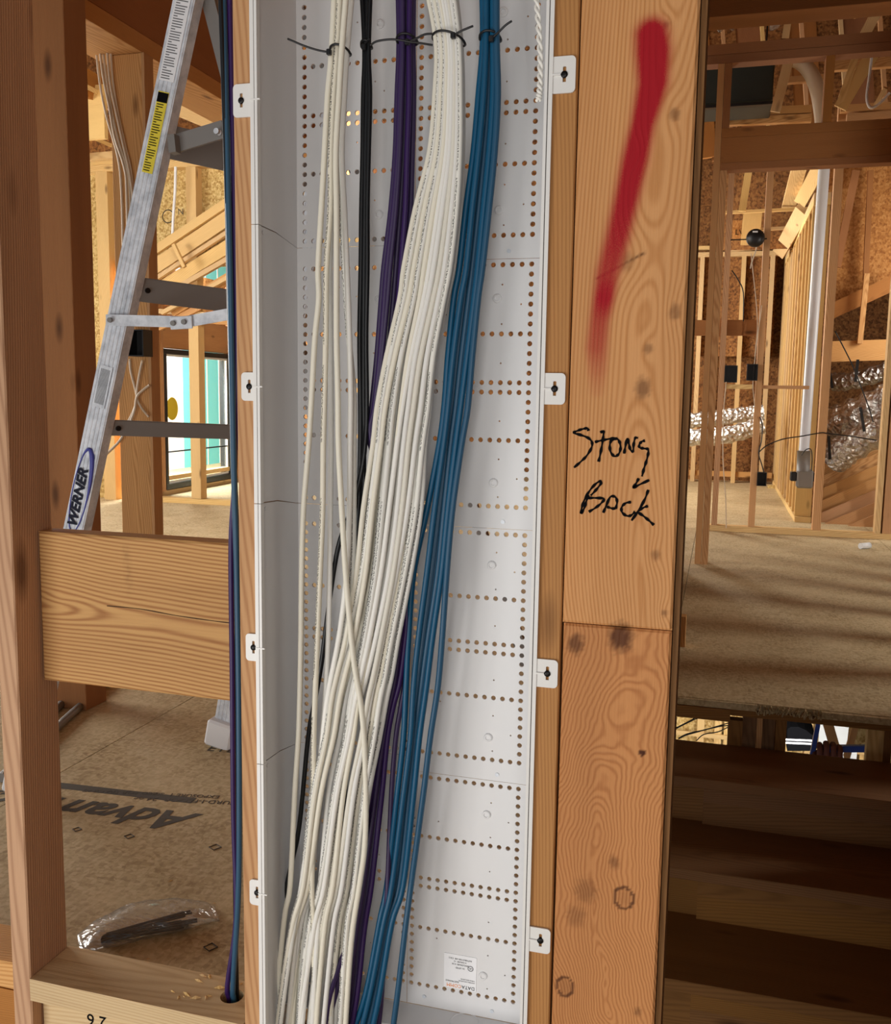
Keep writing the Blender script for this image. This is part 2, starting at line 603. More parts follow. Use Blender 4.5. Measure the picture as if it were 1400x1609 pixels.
# subfloor sheets: each panel is its own board, butted with a narrow seam
gap = 0.0015
fx = [-7.0, -4.0, -1.555, -0.13]
for i in range(3):
    ys = [0.089, 2.62, 5.06, 7.5, 10.4] if i != 1 else [0.089, 1.9, 4.3, 6.8, 10.4]
    for j in range(4):
        box('floor_panel', fx[i] + gap, fx[i + 1] - gap, ys[j] + gap, ys[j + 1] - gap, -0.022, 0, OSB_FLOOR, floor)
for (a, b, c, d) in [(-0.13, 1.09, 1.97, 4.4), (1.09, 3.2, 1.93, 4.4), (-0.13, 1.09, 4.4, 6.9), (1.09, 3.2, 4.4, 6.9), (-0.13, 1.3, 6.9, 10.4), (1.3, 3.2, 6.9, 10.4)]:
    box('floor_panel', a + gap, b - gap, c + gap, d - gap, -0.022, 0, OSB_FLOOR, floor)

ceiling = empty('ceiling'); ceiling['kind'] = 'structure'
for (a, b, c, d, z) in [(-7.2, -3.6, -0.3, 10.6, 4.6), (-3.6, 0.0, -0.3, 10.6, 4.62), (0.0, 3.4, -3.4, 10.6, 4.6), (-7.2, 0.0, -3.4, -0.3, 4.6)]:
    box('roof_panel', a, b, c, d, z, z + 0.02, OSB_ROOF, ceiling)

wl = slab('wall_left', -7.02, -7.0, 3.6, 10.4, 0, 4.6, OSB_WALL)
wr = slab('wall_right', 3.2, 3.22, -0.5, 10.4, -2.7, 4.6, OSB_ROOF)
ws = slab('shade_wall_stair', 0.98, 1.0, -2.6, 1.85, -2.7, 3.0, OSB_ROOF)  # unseen wall added to keep sky light off the stairs
wn = slab('shade_wall_near', 0.2, 0.979, -0.62, -0.60, -0.78, 4.59, OSB_ROOF)  # unseen wall added to block light from behind before it reaches the stairs
wd = slab('shade_wall_divider', -0.20, -0.185, 0.19, 4.35, 0, 4.59, OSB_ROOF)  # unseen wall added to keep left-room light off the right floor
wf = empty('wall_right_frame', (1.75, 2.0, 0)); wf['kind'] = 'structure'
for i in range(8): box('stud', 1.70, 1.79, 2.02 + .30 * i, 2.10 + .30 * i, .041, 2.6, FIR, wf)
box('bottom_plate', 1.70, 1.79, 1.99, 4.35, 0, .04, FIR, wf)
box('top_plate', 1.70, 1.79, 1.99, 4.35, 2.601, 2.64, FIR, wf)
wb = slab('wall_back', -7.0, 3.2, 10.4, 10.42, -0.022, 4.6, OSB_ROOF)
box('trim_1', -1.6, -.956, .03, .07, -.5, .029, LVL)['kind'] = 'structure'
rim_front = box('trim_1', -0.955, -0.175, 0.022, 0.058, -0.24, 0.044, PINE_DUSTY); rim_front['kind'] = 'structure'

# ================================================================== FRONT WALL FRAMING
o = box('wall_stud', -0.991, -0.958, 0.0, 0.086, -0.30, 1.85, GREY_FIR, bev=0.002, seed=3)
props(o, 'tall fir stud with rough knots at the far left, carrying the short blocking', 'stud')
o = box('wall_stud', -0.601, -0.5715, 0.0, 0.14, -0.30, 1.85, FIR, bev=0.0015, seed=11)
props(o, 'narrow fir stud along the left side of the white panel', 'stud')
o = box('wall_stud', -0.2045, -0.1722, 0.0, 0.14, -0.30, 1.85, FIR_SHADED, bev=0.0015, seed=21)
props(o, 'fir stud between the white panel and the marked post', 'stud')
o = box('bottom_plate', -1.25, -0.993, 0.03, 0.118, 0.03, 0.075, FIR, bev=0.002)
props(o, 'short bottom plate piece left of the far left stud', 'plate')

# --- bottom plate with the drilled hole
HX, HY, HR = -0.648, 0.050, 0.017


def plate_with_hole():
    x0, x1, y0, y1, z0, z1 = -0.957, -0.6025, -0.003, 0.088, 0.046, 0.081
    bm = bmesh.new()
    n = 24
    ring = [(HX + HR * math.cos(2 * math.pi * i / n), HY + HR * math.sin(2 * math.pi * i / n)) for i in range(n)]
    sq = []
    for i in range(n):
        a = 2 * math.pi * i / n
        c, s_ = math.cos(a), math.sin(a)
        k = 0.035 / max(abs(c), abs(s_))
        sq.append((HX + k * c, HY + k * s_))
    for z, up in ((z1, True), (z0, False)):
        rv = [bm.verts.new((*p, z)) for p in ring]
        sv = [bm.verts.new((*p, z)) for p in sq]
        for i in range(n):
            j = (i + 1) % n
            f = [rv[i], sv[i], sv[j], rv[j]]
            bm.faces.new(f if up else f[::-1])
        X = [x0, HX - .035, HX + .035, x1]; Y = [y0, HY - .035, HY + .035, y1]
        for a in range(3):
            for b in range(3):
                if a == b == 1 or X[a + 1] - X[a] < 1e-5 or Y[b + 1] - Y[b] < 1e-5: continue
                q = [bm.verts.new(p) for p in ((X[a], Y[b], z), (X[a + 1], Y[b], z), (X[a + 1], Y[b + 1], z), (X[a], Y[b + 1], z))]
                bm.faces.new(q if up else q[::-1])
        if up: top = rv
        else: bot = rv
    for i in range(n):
        j = (i + 1) % n
        bm.faces.new((top[i], top[j], bot[j], bot[i]))
    for q in (((x0, y0), (x1, y0)), ((x1, y0), (x1, y1)), ((x1, y1), (x0, y1)), ((x0, y1), (x0, y0))):
        (ax, ay), (bx, by) = q
        bm.faces.new([bm.verts.new(p) for p in ((ax, ay, z0), (bx, by, z0), (bx, by, z1), (ax, ay, z1))])
    me = bpy.data.meshes.new('plate')
    bm.to_mesh(me); bm.free()
    # grain runs along x
    at = me.attributes.new('g', 'FLOAT_VECTOR', 'POINT')
    buf = []
    for v in me.vertices: buf += [v.co.z + 0.06, v.co.y + 0.03, v.co.x + 4]
    at.data.foreach_set('vector', buf)
    return me


o = link('bottom_plate', plate_with_hole(), PINE_DUSTY)
props(o, 'pale bottom plate with a drilled hole where the hanging cables drop through', 'plate')
rs = random.Random(5)
for k in range(26):   # wood chips lying on the plate and floor
    if k < 12: x, y, z = HX + rs.uniform(-.09, .03), HY + rs.uniform(-.03, .035), 0.081
    else: x, y, z = rs.uniform(-1.0, -0.66), rs.uniform(.12, .6), 0.0
    if abs(x - HX) < .024 and abs(y - HY) < .024: x -= .05
    s_ = rs.uniform(.002, .0055)
    a = rs.uniform(0, 3.1)
    ux, uy = math.cos(a) * s_ * 1.8, math.sin(a) * s_ * 1.8
    vx, vy = -math.sin(a) * s_ * .6, math.cos(a) * s_ * .6
    vs = [(x - ux, y - uy, z), (x + vx, y + vy, z), (x + ux, y + uy, z), (x - vx, y - vy, z), (x + vx * .3, y + vy * .3, z + s_ * .7)]
    c_ = mesh_obj('wood_chip', vs, [(0, 3, 2, 1), (0, 1, 4), (1, 2, 4), (2, 3, 4), (3, 0, 4)], PINE)
    if k < 12: props(c_, 'tiny pale wood chip on the bottom plate by the drilled hole', 'wood chip', 'wood chips on the bottom plate')
    else: props(c_, 'tiny pale wood chip scattered on the dusty subfloor behind the wall', 'wood chip', 'wood chips on the subfloor')

# --- horizontal blocking
BX0, BX1, BZ0, BZ1 = -0.956, -0.603, 0.528, 0.753


def b_phase(x, z):
    u = (x + .78) * 1000; v = (z - .632) * 1000 + 0.07 * u + 5 * wnoise(x, z * .3, 8)
    d = 9 + 10 * (1 + math.sin(u / 95 + 1.0)) + 4 * wnoise(x, 0, 9)
    r = math.sqrt(v * v + d * d)
    k = math.exp(-(((x + .925) * 1000) ** 2 / 900 + ((z - .655) * 1000) ** 2 / 90))
    return r * 2 * math.pi / 5.6 + 5 * k


def b_knot(x, z):
    m_ = 0.0
    d, _t = seg_d((x, z), (-.807, .735), (-.803, .675))
    m_ = max(m_, 0.28 * max(0, 1 - abs(d) / .009) * (0.5 + wnoise(x, z, 160)))
    return max(0, min(1, m_))


o = hero_board('blocking_board', BX0, BX1, 0.051, 0.0875, BZ0, BZ1, b_phase, b_knot, lambda x, z: 0, PINE_HERO, 'x')
props(o, 'wide horizontal blocking board with bold grain between the two left studs', 'board')

stroke('split', [PY(168, 952, .0505), PY(220, 957, .0505), PY(275, 967, .0505), PY(330, 975, .0505), PY(362, 979, .0505)], .0014, plain('split_brown', srgb(70, 44, 24), .9), None, .0004)  # thin dark brown line along the crack in the board
onto_later = bpy.data.objects['split']; onto_later.parent = bpy.data.objects['blocking_board']
# --- the marked post
KN = []   # (x, z, radius m, strength, ring)
for px, py, r_, s_ in [(1060, 180, 8, .55), (1010, 610, 13, .65), (1062, 490, 10, .5), (1030, 872, 7, .5), (1018, 548, 7, .5),
                       (1047, 40, 5, .5), (1044, 962, 5, .55), (905, 1012, 14, .75), (975, 1002, 20, .9), (920, 1400, 18, .38),
                       (905, 1440, 16, .35), (980, 1411, 14, .2), (888, 1550, 14, .25), (1003, 240, 7, .5), (965, 1355, 9, .5), (985, 412, 12, .35), (1002, 1590, 6, .5)]:
    p = PY(px, py, 0)
    KN.append((p.x, p.z, r_ * .00075, s_))
RED = [(PY(a, b, 0), w_ * .00078, i_) for a, b, w_, i_ in
       [(1024, 55, 25, 1.25), (1026, 80, 26, 1.35), (1026, 130, 23, 1.3), (1010, 195, 19, 1.2), (998, 250, 21, 1.2), (985, 310, 20, 1.15), (970, 375, 20, 1.05),
        (955, 430, 19, .95), (949, 468, 17, 1.15), (942, 505, 16, .85), (938, 545, 17, .75), (939, 580, 15, .45), (938, 612, 12, .18)]]
CR0, CR1 = PY(938, 438, 0), PY(1012, 398, 0)


def p_knot(x, z):
    m_ = 0.0
    for kx, kz, kr, ks in KN:
        d = math.hypot(x - kx, (z - kz) * .8)
        if d < kr * 1.8:
            d += kr * .35 * wnoise(x, z, 240)
            m_ = max(m_, ks * max(0, min(1, (1.25 - d / kr) * 1.4)))
    for cx_, cz_, rr in ((KN[11][0], KN[11][1], .0115), (KN[12][0], KN[12][1], .0105)):
        d = math.hypot(x - cx_, (z - cz_) * .85)
        if abs(d - rr) < .0016: m_ = max(m_, .85)
    d, t_ = seg_d((x, z), (CR0.x, CR0.z), (CR1.x, CR1.z))
    m_ = max(m_, .9 * max(0, 1 - d / .0022))
    h = PY(1009, 1183, 0)
    if math.hypot(x - h.x, z - h.z) < .0042: m_ = 1.0
    return m_


def p_red(x, z):
    best = 0.0
    for (a, wa, ia), (b, wb_, ib) in zip(RED[:-1], RED[1:]):
        d, t_ = seg_d((x, z), (a.x, a.z), (b.x, b.z))
        w_ = wa + (wb_ - wa) * t_
        i_ = ia + (ib - ia) * t_
        best = max(best, i_ * math.exp(-((d / w_) ** 4) * 1.1))
    return best


def warp(x, z, amp=9.0):
    s_ = 0.0
    for kx, kz, kr, ks in KN:
        q = (x - kx) ** 2 + ((z - kz) * .55) ** 2
        if q < (kr * 5) ** 2: s_ += amp * math.exp(-q / (2.2 * kr) ** 2)
    return s_


def up_phase(x, z):
    u = (x + .10) * 1000; v = z * 1000
    c0 = 26 + 16 * math.sin(v / 210)
    d = 16 + 14 * math.sin(v / 170 + 1.2) + 5 * wnoise(x, z, 7)
    q = math.exp(-(((x - CR1.x) * 1000) ** 2 / 900 + ((z - CR1.z) * 1000) ** 2 / 1600)) * 14
    return math.sqrt((u - c0) ** 2 + d * d) * 2 * math.pi / 4.1 + warp(x, z) + q


def lo_phase(x, z):
    u = (x + .10) * 1000; v = z * 1000
    c0 = -4 + 22 * math.sin(v / 95 + .6) + 9 * wnoise(x, z, 18)
    d = 20 + 22 * math.sin(v / 120 + 2.4) + 9 * wnoise(z, x, 22)
    return math.sqrt(((u - c0) * .9) ** 2 + d * d) * 2 * math.pi / 3.5 + warp(x, z, 8) + 3 * wnoise(x, z, 40) + 2 * wnoise(x, z, 90)


JZ = PY(970, 985, 0).z
PXL, PXR = -0.1706, -0.0425
post = empty('timber_post', (PXL, 0, -0.3))
props(post, 'wide fir post with a red spray streak and black marker words', 'post')
o = hero_board('upper_board', PXL, PXR, -0.001, 0.088, JZ + .0006, 1.85, up_phase, p_knot, p_red, FIR_HERO, 'z', .0028)
reparent(o, post)
o = hero_board('lower_board', PXL + .0012, PXR, 0.0, 0.088, -0.3, JZ - .0006, lo_phase, p_knot, p_red, FIR_HERO2, 'z', .0028)
reparent(o, post)
MK = lambda L: [PY(890 + a / 6.533, 660 + b / 6.533, -0.001) for a, b in L]
W_S = [[(228, 112), (215, 86), (170, 92), (115, 110), (76, 132), (150, 155), (225, 185), (262, 230), (255, 290), (205, 370), (150, 425), (78, 488)],
       [(348, 130), (378, 112), (380, 150), (368, 240), (350, 340), (330, 428)], [(292, 226), (350, 212), (430, 196), (498, 186)],
       [(462, 200), (445, 260), (455, 330), (495, 372), (535, 350), (555, 290), (545, 225), (515, 192), (470, 210)],
       [(592, 345), (605, 270), (625, 190), (640, 240), (655, 300), (683, 322), (690, 250), (706, 186), (735, 184)],
       [(806, 212), (775, 220), (748, 252), (752, 282), (790, 292), (835, 300), (838, 350), (818, 430), (795, 500), (775, 580)],
       [(742, 598), (715, 650), (684, 696), (740, 668), (850, 616)]]
W_B = [[(150, 962), (158, 900), (185, 820), (235, 730), (300, 655), (350, 628), (355, 650), (310, 710), (250, 775)],
       [(150, 962), (185, 900), (205, 830), (228, 770)], [(222, 800), (300, 800), (385, 808), (360, 850), (300, 900), (230, 942)],
       [(378, 952), (408, 880), (450, 790), (500, 790), (520, 840), (505, 912)], [(415, 890), (460, 905), (505, 912)],
       [(664, 842), (610, 852), (570, 890), (568, 940), (610, 980), (660, 980), (705, 940)],
       [(840, 716), (810, 800), (745, 920), (668, 1032)], [(838, 882), (790, 900), (735, 940), (790, 985), (845, 1030), (898, 1078)]]
for grp in (W_S, W_B):
    for L in grp:
        stroke('marker_stroke', MK(L), 0.0036, INK, post)
o = box('side_ply', PXL + .006, PXR + .001, 0.089, 0.175, -0.3, 1.85, GREY_FIR, post)
o = box('edge_ply', PXR + .0010, PXR + .0075, 0.010, 0.085, -0.3, 1.85, STAIRW, post)

# ================================================================== CABLE ENCLOSURE
XL, XR, YB = -0.5685, -0.2065, 0.115
PIT, MP = 0.01258, 0.3515
ROW0 = 1.129
CX = [-0.5570 + i * 0.0126 for i in range(26)]
enc = empty('cable_enclosure', (-0.3875, 0.0, 0.062))
props(enc, 'tall white perforated cable panel recessed between the studs', 'panel')
ROWS = {0, 7, 12, 13, 18, 25}
DOTS = {(2, 22), (4, 24), (6, 22), (10, 22), (16, 22), (20, 22), (22, 24), (24, 22), (3, 6), (9, 8), (15, 6), (21, 8), (2, 4), (24, 4), (5, 16), (19, 16), (10, 9)}
DOMES = [(3.4, 21.5), (22.5, 21.5), (3.4, 8.5), (22.5, 8.5)]


def plate_module(k):
    zr = ROW0 - MP * k
    vs, fs = [], []

    def V(x, z, y=YB):
        vs.append((x, y, z)); return len(vs) - 1

    def quad(x0, x1, z0, z1):   # z0 lower
        if x1 - x0 < 1e-6 or z1 - z0 < 1e-6: return
        a = [V(x0, z0), V(x1, z0), V(x1, z1), V(x0, z1)]
        fs.append(tuple(a))

    def hole(x0, x1, z0, z1, r, n=14):
        cx, cz = (x0 + x1) / 2, (z0 + z1) / 2
        ring, sq, bk = [], [], []
        for i in range(n):
            a = 2 * math.pi * (i + .5) / n
            c, s_ = math.cos(a), math.sin(a)
            ring.append(V(cx + r * c, cz + r * s_))
            bk.append(V(cx + r * c, cz + r * s_, YB + .003))
        m_ = [(x0, z0), (x1, z0), (x1, z1), (x0, z1)]
        cor = [V(*p) for p in m_]
        # angles of the corners are -135,-45,45,135
        q = n // 4
        own = []
        for i in range(n):
            a = (360 * (i + .5) / n + 180) % 360 - 180
            own.append(0 if -180 <= a < -90 else 1 if a < 0 else 2 if a < 90 else 3)
        for i in range(n):
            j = (i + 1) % n
            fs.append((ring[i], cor[own[i]], ring[j]) if own[i] == own[j] else (ring[i], cor[own[i]], cor[own[j]], ring[j]))
            fs.append((ring[i], ring[j], bk[j], bk[i]))

    h = 0.5
    for side in (0, 1):
        cols = range(0, 13) if side == 0 else range(13, 26)
        up, dn = (2.27, 25.73) if side == 0 else (0.60, 27.40)
        if k == 2: dn = (zr - .0790) / PIT
        gapz = 0.0006
        for i in cols:
            x0 = XL if i == 0 else CX[i] - .0063
            x1 = (-0.2305 if i == 25 else CX[i] + .0063) if i != 12 else CX[12] + .0060
            if i == 13: x0 = CX[13] - .0060
            xa, xb = max(x0, CX[i] - .0063), min(x1, CX[i] + .0063)
            quad(x0, x1, zr + PIT * .5, zr + PIT * up - gapz)
            quad(x0, x1, zr - PIT * dn + gapz, zr - PIT * 25.5)
            for j in range(26):
                z1, z0 = zr - PIT * (j - .5), zr - PIT * (j + .5)
                if xa > x0: quad(x0, xa, z0, z1)
                if xb < x1: quad(xb, x1, z0, z1)
                if j in ROWS or i in (0, 12, 13, 25): hole(xa, xb, z0, z1, .00335)
                elif (j, i) in DOTS: hole(xa, xb, z0, z1, .0012, 8)
                else: quad(xa, xb, z0, z1)
    for (j, i) in DOMES:        # moulded bosses
        cx, cz = CX[0] + .0126 * i, zr - PIT * j
        n = 14
        rr = [(.0062, 0), (.0060, .0016), (.0048, .0026), (.0034, .0027), (.003, .0016)]
        rows_ = [[V(cx + r * math.cos(2 * math.pi * a / n), cz + r * math.sin(2 * math.pi * a / n), YB - hh) for a in range(n)] for r, hh in rr]
        for A, B in zip(rows_[:-1], rows_[1:]):
            for a in range(n): fs.append((A[a], A[(a + 1) % n], B[(a + 1) % n], B[a]))
        fs.append(tuple(rows_[-1]))
    return vs, fs


for k in range(-1, 3):
    vs, fs = plate_module(k)
    mod = mesh_obj('panel_module', vs, fs, PLASTIC, enc)
    bev = None
    zr = ROW0 - MP * k
    # side wall section of this module, with its folded foot
    zt, zb = zr + PIT * 2.27 - .0006, zr - PIT * 25.73 + .0006
    if k == 2: zb = .02
    t_ = .002
    for nm, x0, x1 in (('side_wall', XL - t_, XL), ('side_wall', -0.2305, -0.2305 + t_)):
        if x0 < -.4:
            vs2 = [(x0, .0, zt + .012), (x1, .0, zt + .012), (x1, .05, zt + .010), (x1, YB, zt), (x0, YB, zt), (x0, .05, zt + .010)]
            vs2 += [(x0, .0, zb + .013), (x1, .0, zb + .013), (x1, .05, zb + .011), (x1, YB, zb), (x0, YB, zb), (x0, .05, zb + .011)]
            f2 = [(0, 1, 2, 5), (5, 2, 3, 4), (6, 11, 8, 7), (11, 10, 9, 8), (1, 7, 8, 2), (2, 8, 9, 3), (0, 5, 11, 6), (5, 4, 10, 11), (0, 6, 7, 1), (3, 9, 10, 4)]
            sw = mesh_obj('side_wall', vs2, f2, PLASTIC, enc)
            cyl('rim_rivet', (XL - .0004, .012, zb + .004), (XL + .0012, .012, zb + .004), .0025, PLASTIC, None, 8)
            reparent(bpy.context.scene.objects['rim_rivet'] if False else COL.objects[-1], enc)
        else:
            box('side_wall', XR - .0025, XR - .0005, .0, .09, zb, zt, PLASTIC, enc)
            prism('side_bend', [(XR - .0005, .09), (-0.2305, YB), (-0.2305, YB + .002), (XR + .001, .091)], zb, zt, PLASTIC, enc, Matrix.Identity(4))
    # joint screws
    for i, j in ((9.2, 26.7), (22.6, 26.6), (14.6, 27.0)):
        cx, cz = CX[0] + .0126 * i, zr - PIT * j
        if i == 14.6: cz = zr - PIT * 26.4
        s_ = cyl('screw', (cx, YB + .001, cz), (cx, YB - .0012, cz), .0028, GREYINK if False else ALU, None, 10)
        reparent(s_, enc)
# front lips (the rim that laps over the studs)
for k in range(-1, 3):
    zr = ROW0 - MP * k
    zt, zb = zr + PIT * 2.27 + .011, zr - PIT * 25.73 + .012
    if k == 2: zb = .02
    for xs in ((XL - .0072, XL - .0022), (XL - .0012, XL + .0022)):
        box('front_lip', xs[0], xs[1], -.0045, .004, zb + .0007, zt, PLASTIC2, enc)
    zt, zb = zr + PIT * .6, zr - PIT * 27.40
    if k == 2: zb = .02
    for xs in ((XR - .0026, XR + .0008), (XR + .0020, XR + .0066)):
        box('front_lip', xs[0], xs[1], -.0045, .004, zb + .0007, zt, PLASTIC2, enc)
# floor of the enclosure with its knockout
zbm = 0.079
box('bottom_wall', XL, XR, 0.062, YB - .0005, zbm - .0025, zbm, PLASTIC, enc)
kc = PZ(730, 1606, zbm)
path = [Vector((kc.x + .020 * math.cos(a * math.pi / 16), kc.y + .020 * math.sin(a * math.pi / 16), zbm)) for a in range(33)]
reparent(link('knockout_ring', tube_mesh(path, .0009, 6, (0, 0, 1), False), PLASTIC), enc)

# mounting tabs with keyholes


def tab(px0, px1, py0, py1, right):
    a, b = PY(px0, py0, -.003), PY(px1, py1, -.003)
    x0, x1 = (a.x, XL - .0062) if not right else (XR + .0058, b.x)
    zc = (a.z + b.z) / 2; hz = (a.z - b.z) / 2
    cx = (x0 + x1) / 2 + (.0035 if not right else .002)
    if not right: cx = x0 + .0112
    else: cx = x1 - .0125
    # plate outline with rounded outer corners and a keyhole opening, built as fan rings
    out = []
    rc = .005
    xo, xi = (x0, x1) if not right else (x1, x0)
    sg = -1 if not right else 1
    for ca in range(5):
        t_ = ca / 4 * math.pi / 2
        out.append((xo - sg * rc + sg * rc * math.sin(t_), zc + hz - rc + rc * math.cos(t_)))
    for ca in range(5):
        t_ = ca / 4 * math.pi / 2
        out.append((xo - sg * rc + sg * rc * math.cos(t_), zc - hz + rc - rc * math.sin(t_)))
    out += [(xi, zc - hz), (xi, zc + hz)]
    n = 28
    key = []
    for i in range(n):
        t_ = 2 * math.pi * i / n
        c, s_ = math.cos(t_), math.sin(t_)
        r_ = .0036
        slot = .0019
        # union of a round hole and a vertical slot
        lim = .0090 if s_ > 0 else .0080
        rs_ = min(slot / max(abs(c), 1e-6), lim / max(abs(s_), 1e-6))
        key.append((cx + max(r_, rs_) * c, zc + max(r_, rs_) * s_))
    import mathutils.geometry as mg
    pts = [Vector((p[0], p[1], 0)) for p in out]; hol = [Vector((p[0], p[1], 0)) for p in key]
    tri = mg.tessellate_polygon([pts, hol[::-1]])
    allp = out + key[::-1]
    N = len(allp)
    yf, yk = -.0032, -.0008
    vs = [(p[0], yf, p[1]) for p in allp] + [(p[0], yk, p[1]) for p in allp]
    fs = [tuple(t3) for t3 in tri] + [tuple(N + q for q in reversed(t3)) for t3 in tri]
    no = len(out)
    fs += [(i, (i + 1) % no, N + (i + 1) % no, N + i) for i in range(no)]
    fs += [(no + i, no + (i + 1) % n, N + no + (i + 1) % n, N + no + i) for i in range(n)]
    t = mesh_obj('mounting_tab', vs, fs, PLASTIC2, enc)
    sc = mesh_obj('screw', [], [], SCREW)
    bpy.data.objects.remove(sc)
    path = [Vector((cx, .0004, zc)), Vector((cx, -.0040, zc)), Vector((cx, -.0048, zc)), Vector((cx, -.0049, zc))]
    s_ = link('screw', tube_mesh(path, [.0028, .0040, .0034, .0012], 14, (0, 0, 1)), SCREW)
    s_.parent = t
    nib = box('nib', min(xi, cx) if right else x1 - .001, cx - .004 if right else XL + .006, -.0052, -.0030, zc - .0009, zc + .0009, PLASTIC2)
    nib.parent = t
    return t


for q in ((366, 398, 133, 183), (379, 405, 585, 630), (386, 412, 995, 1040), (392, 418, 1381, 1425)): tab(*q, False)
for q in ((862, 903.5, 90, 145), (846, 887.5, 586, 636), (834, 875.5, 1034, 1082), (829, 864, 1455, 1500)): tab(*q, True)

# product sticker, upside down
s0, s1, s2, s3 = [PY(a, b, YB - .0006) for a, b in ((697, 1498), (749, 1504), (744, 1559), (694, 1548))]
lx0, lx1, lz0, lz1 = s0.x + .001, s1.x - .0, (s2.z + s3.z) / 2, (s0.z + s1.z) / 2
stk = box('product_sticker', lx0, lx1, YB - .0007, YB - .0002, lz0, lz1, PAPER, enc)
lw, lh = lx1 - lx0, lz1 - lz0
LM = lambda fx, fz: M4(Vector((lx0 + lw * fx, YB - .0009, lz0 + lh * fz)) - Vector(stk.matrix_world.translation) * 0, (-1, 0, 0), (0, 0, -1), (0, -1, 0))


def onto(o, par):
    """make o a child of par without moving it"""
    bpy.context.view_layer.update()
    mw = o.matrix_world.copy()
    o.parent = par
    o.matrix_parent_inverse = par.matrix_world.inverted()
    o.matrix_world = mw
    return o


for s_, sz, fx_, fz_, mt, al in (('DATA', .0072, .96, .085, INK, 'LEFT'), ('COMM', .0072, .55, .085, ORANGE, 'LEFT'), ('ELECTRONICS', .003, .06, .20, INK, 'RIGHT'),
                             ('5300 LOCHARD RD', .0022, .96, .25, GREYINK, 'LEFT'), ('WIRING ENCLOSURE', .0022, .96, .31, GREYINK, 'LEFT'),
                             ('UL LISTED', .0030, .5, .62, INK, 'CENTER'), ('ENCLOSURE 14 IN', .0030, .5, .72, INK, 'CENTER'),
                             ('14 GAUGE  1C', .0030, .5, .80, INK, 'CENTER'), ('SUITABLE FOR USE  C22.2', .0030, .5, .88, INK, 'CENTER')):
    if s_.startswith('5300'): s_ = 'UNIVERSAL ENCLOSURE'
    t_ = text('printed_text', s_, sz, LM(fx_, fz_), mt, None, .0001, al)
    onto(t_, stk)
path = [Vector((lx0 + lw * .82 + .0038 * math.cos(a * math.pi / 10), YB - .0009, lz0 + lh * .66 + .0038 * math.sin(a * math.pi / 10))) for a in range(21)]
onto(link('printed_seal', tube_mesh(path, .0004, 4), INK), stk)
onto(text('printed_seal', 'UL', .0045, LM(.82, .66), INK, None, .0001), stk)

# ================================================================== CABLES


def cable(name, knots, r, mat, label, cat='cable', group=None, n=8, per=5):
    """knots: (pixel x, pixel y, depth y)"""
    pts = [PY(a, b, c) for a, b, c in knots]
    o = tube(name, pts, r, mat, None, n, per)
    return props(o, label, cat, group)


YK = [-45, 62, 150, 240, 330, 420, 470, 560, 640, 700, 800, 900, 1000, 1060, 1100, 1160, 1250, 1390, 1450, 1560, 1640]
WL = [664, 685, 683, 674, 651, 633, 626, 605, 590, 584, 571, 561, 544, 529, 520, 511, 491, 473, 457, 440, 432]
WR = [712, 724, 727, 727, 723, 713, 703, 686, 678, 670, 662, 646, 626, 615, 606, 595, 578, 561, 551, 545, 542]
ORD = ['first', 'second', 'third', 'fourth', 'fifth', 'sixth', 'seventh', 'eighth', 'ninth', 'tenth']
rw = random.Random(12)
NW = 30
order = list(range(NW))
for i in range(NW):
    layer = i % 3                                   # 0 front, 2 back
    u0 = (i // 3 + .5 + (layer - 1) * .33) / (NW / 3)
    dy = (0.052, 0.061, 0.070)[layer]
    drift = rw.uniform(-.16, .16)
    ph = rw.uniform(0, 6.28)
    kn = []
    for j, y in enumerate(YK):
        t_ = max(0, (y - 420) / 1200)
        u = min(1, max(0, u0 + drift * t_ + (.05 * t_ + .008) * math.sin(y / 140 + ph)))
        wob = (2.2 * t_) * math.sin(y / 95 + ph * 2)
        kn.append((WL[j] + (WR[j] - WL[j]) * u + wob, y, dy + .006 * t_ * math.sin(y / 200 + ph) - .021 * max(0, t_) ** 1.5))
    pr = rw.random() < .34
    cr_ = rw.random() < .4
    mt = (J_CREAMP if cr_ else J_PRINT) if pr else (J_CREAM if cr_ else J_WHITE)
    cable('network_cable', kn, .0037, mt, ('white cable, %s from the left in the front row at the thick bundle tie' % ORD[i // 3]) if layer == 0 else 'white cable behind the front row of the thick white bundle', 'cable', 'white cables of the thick bundle')

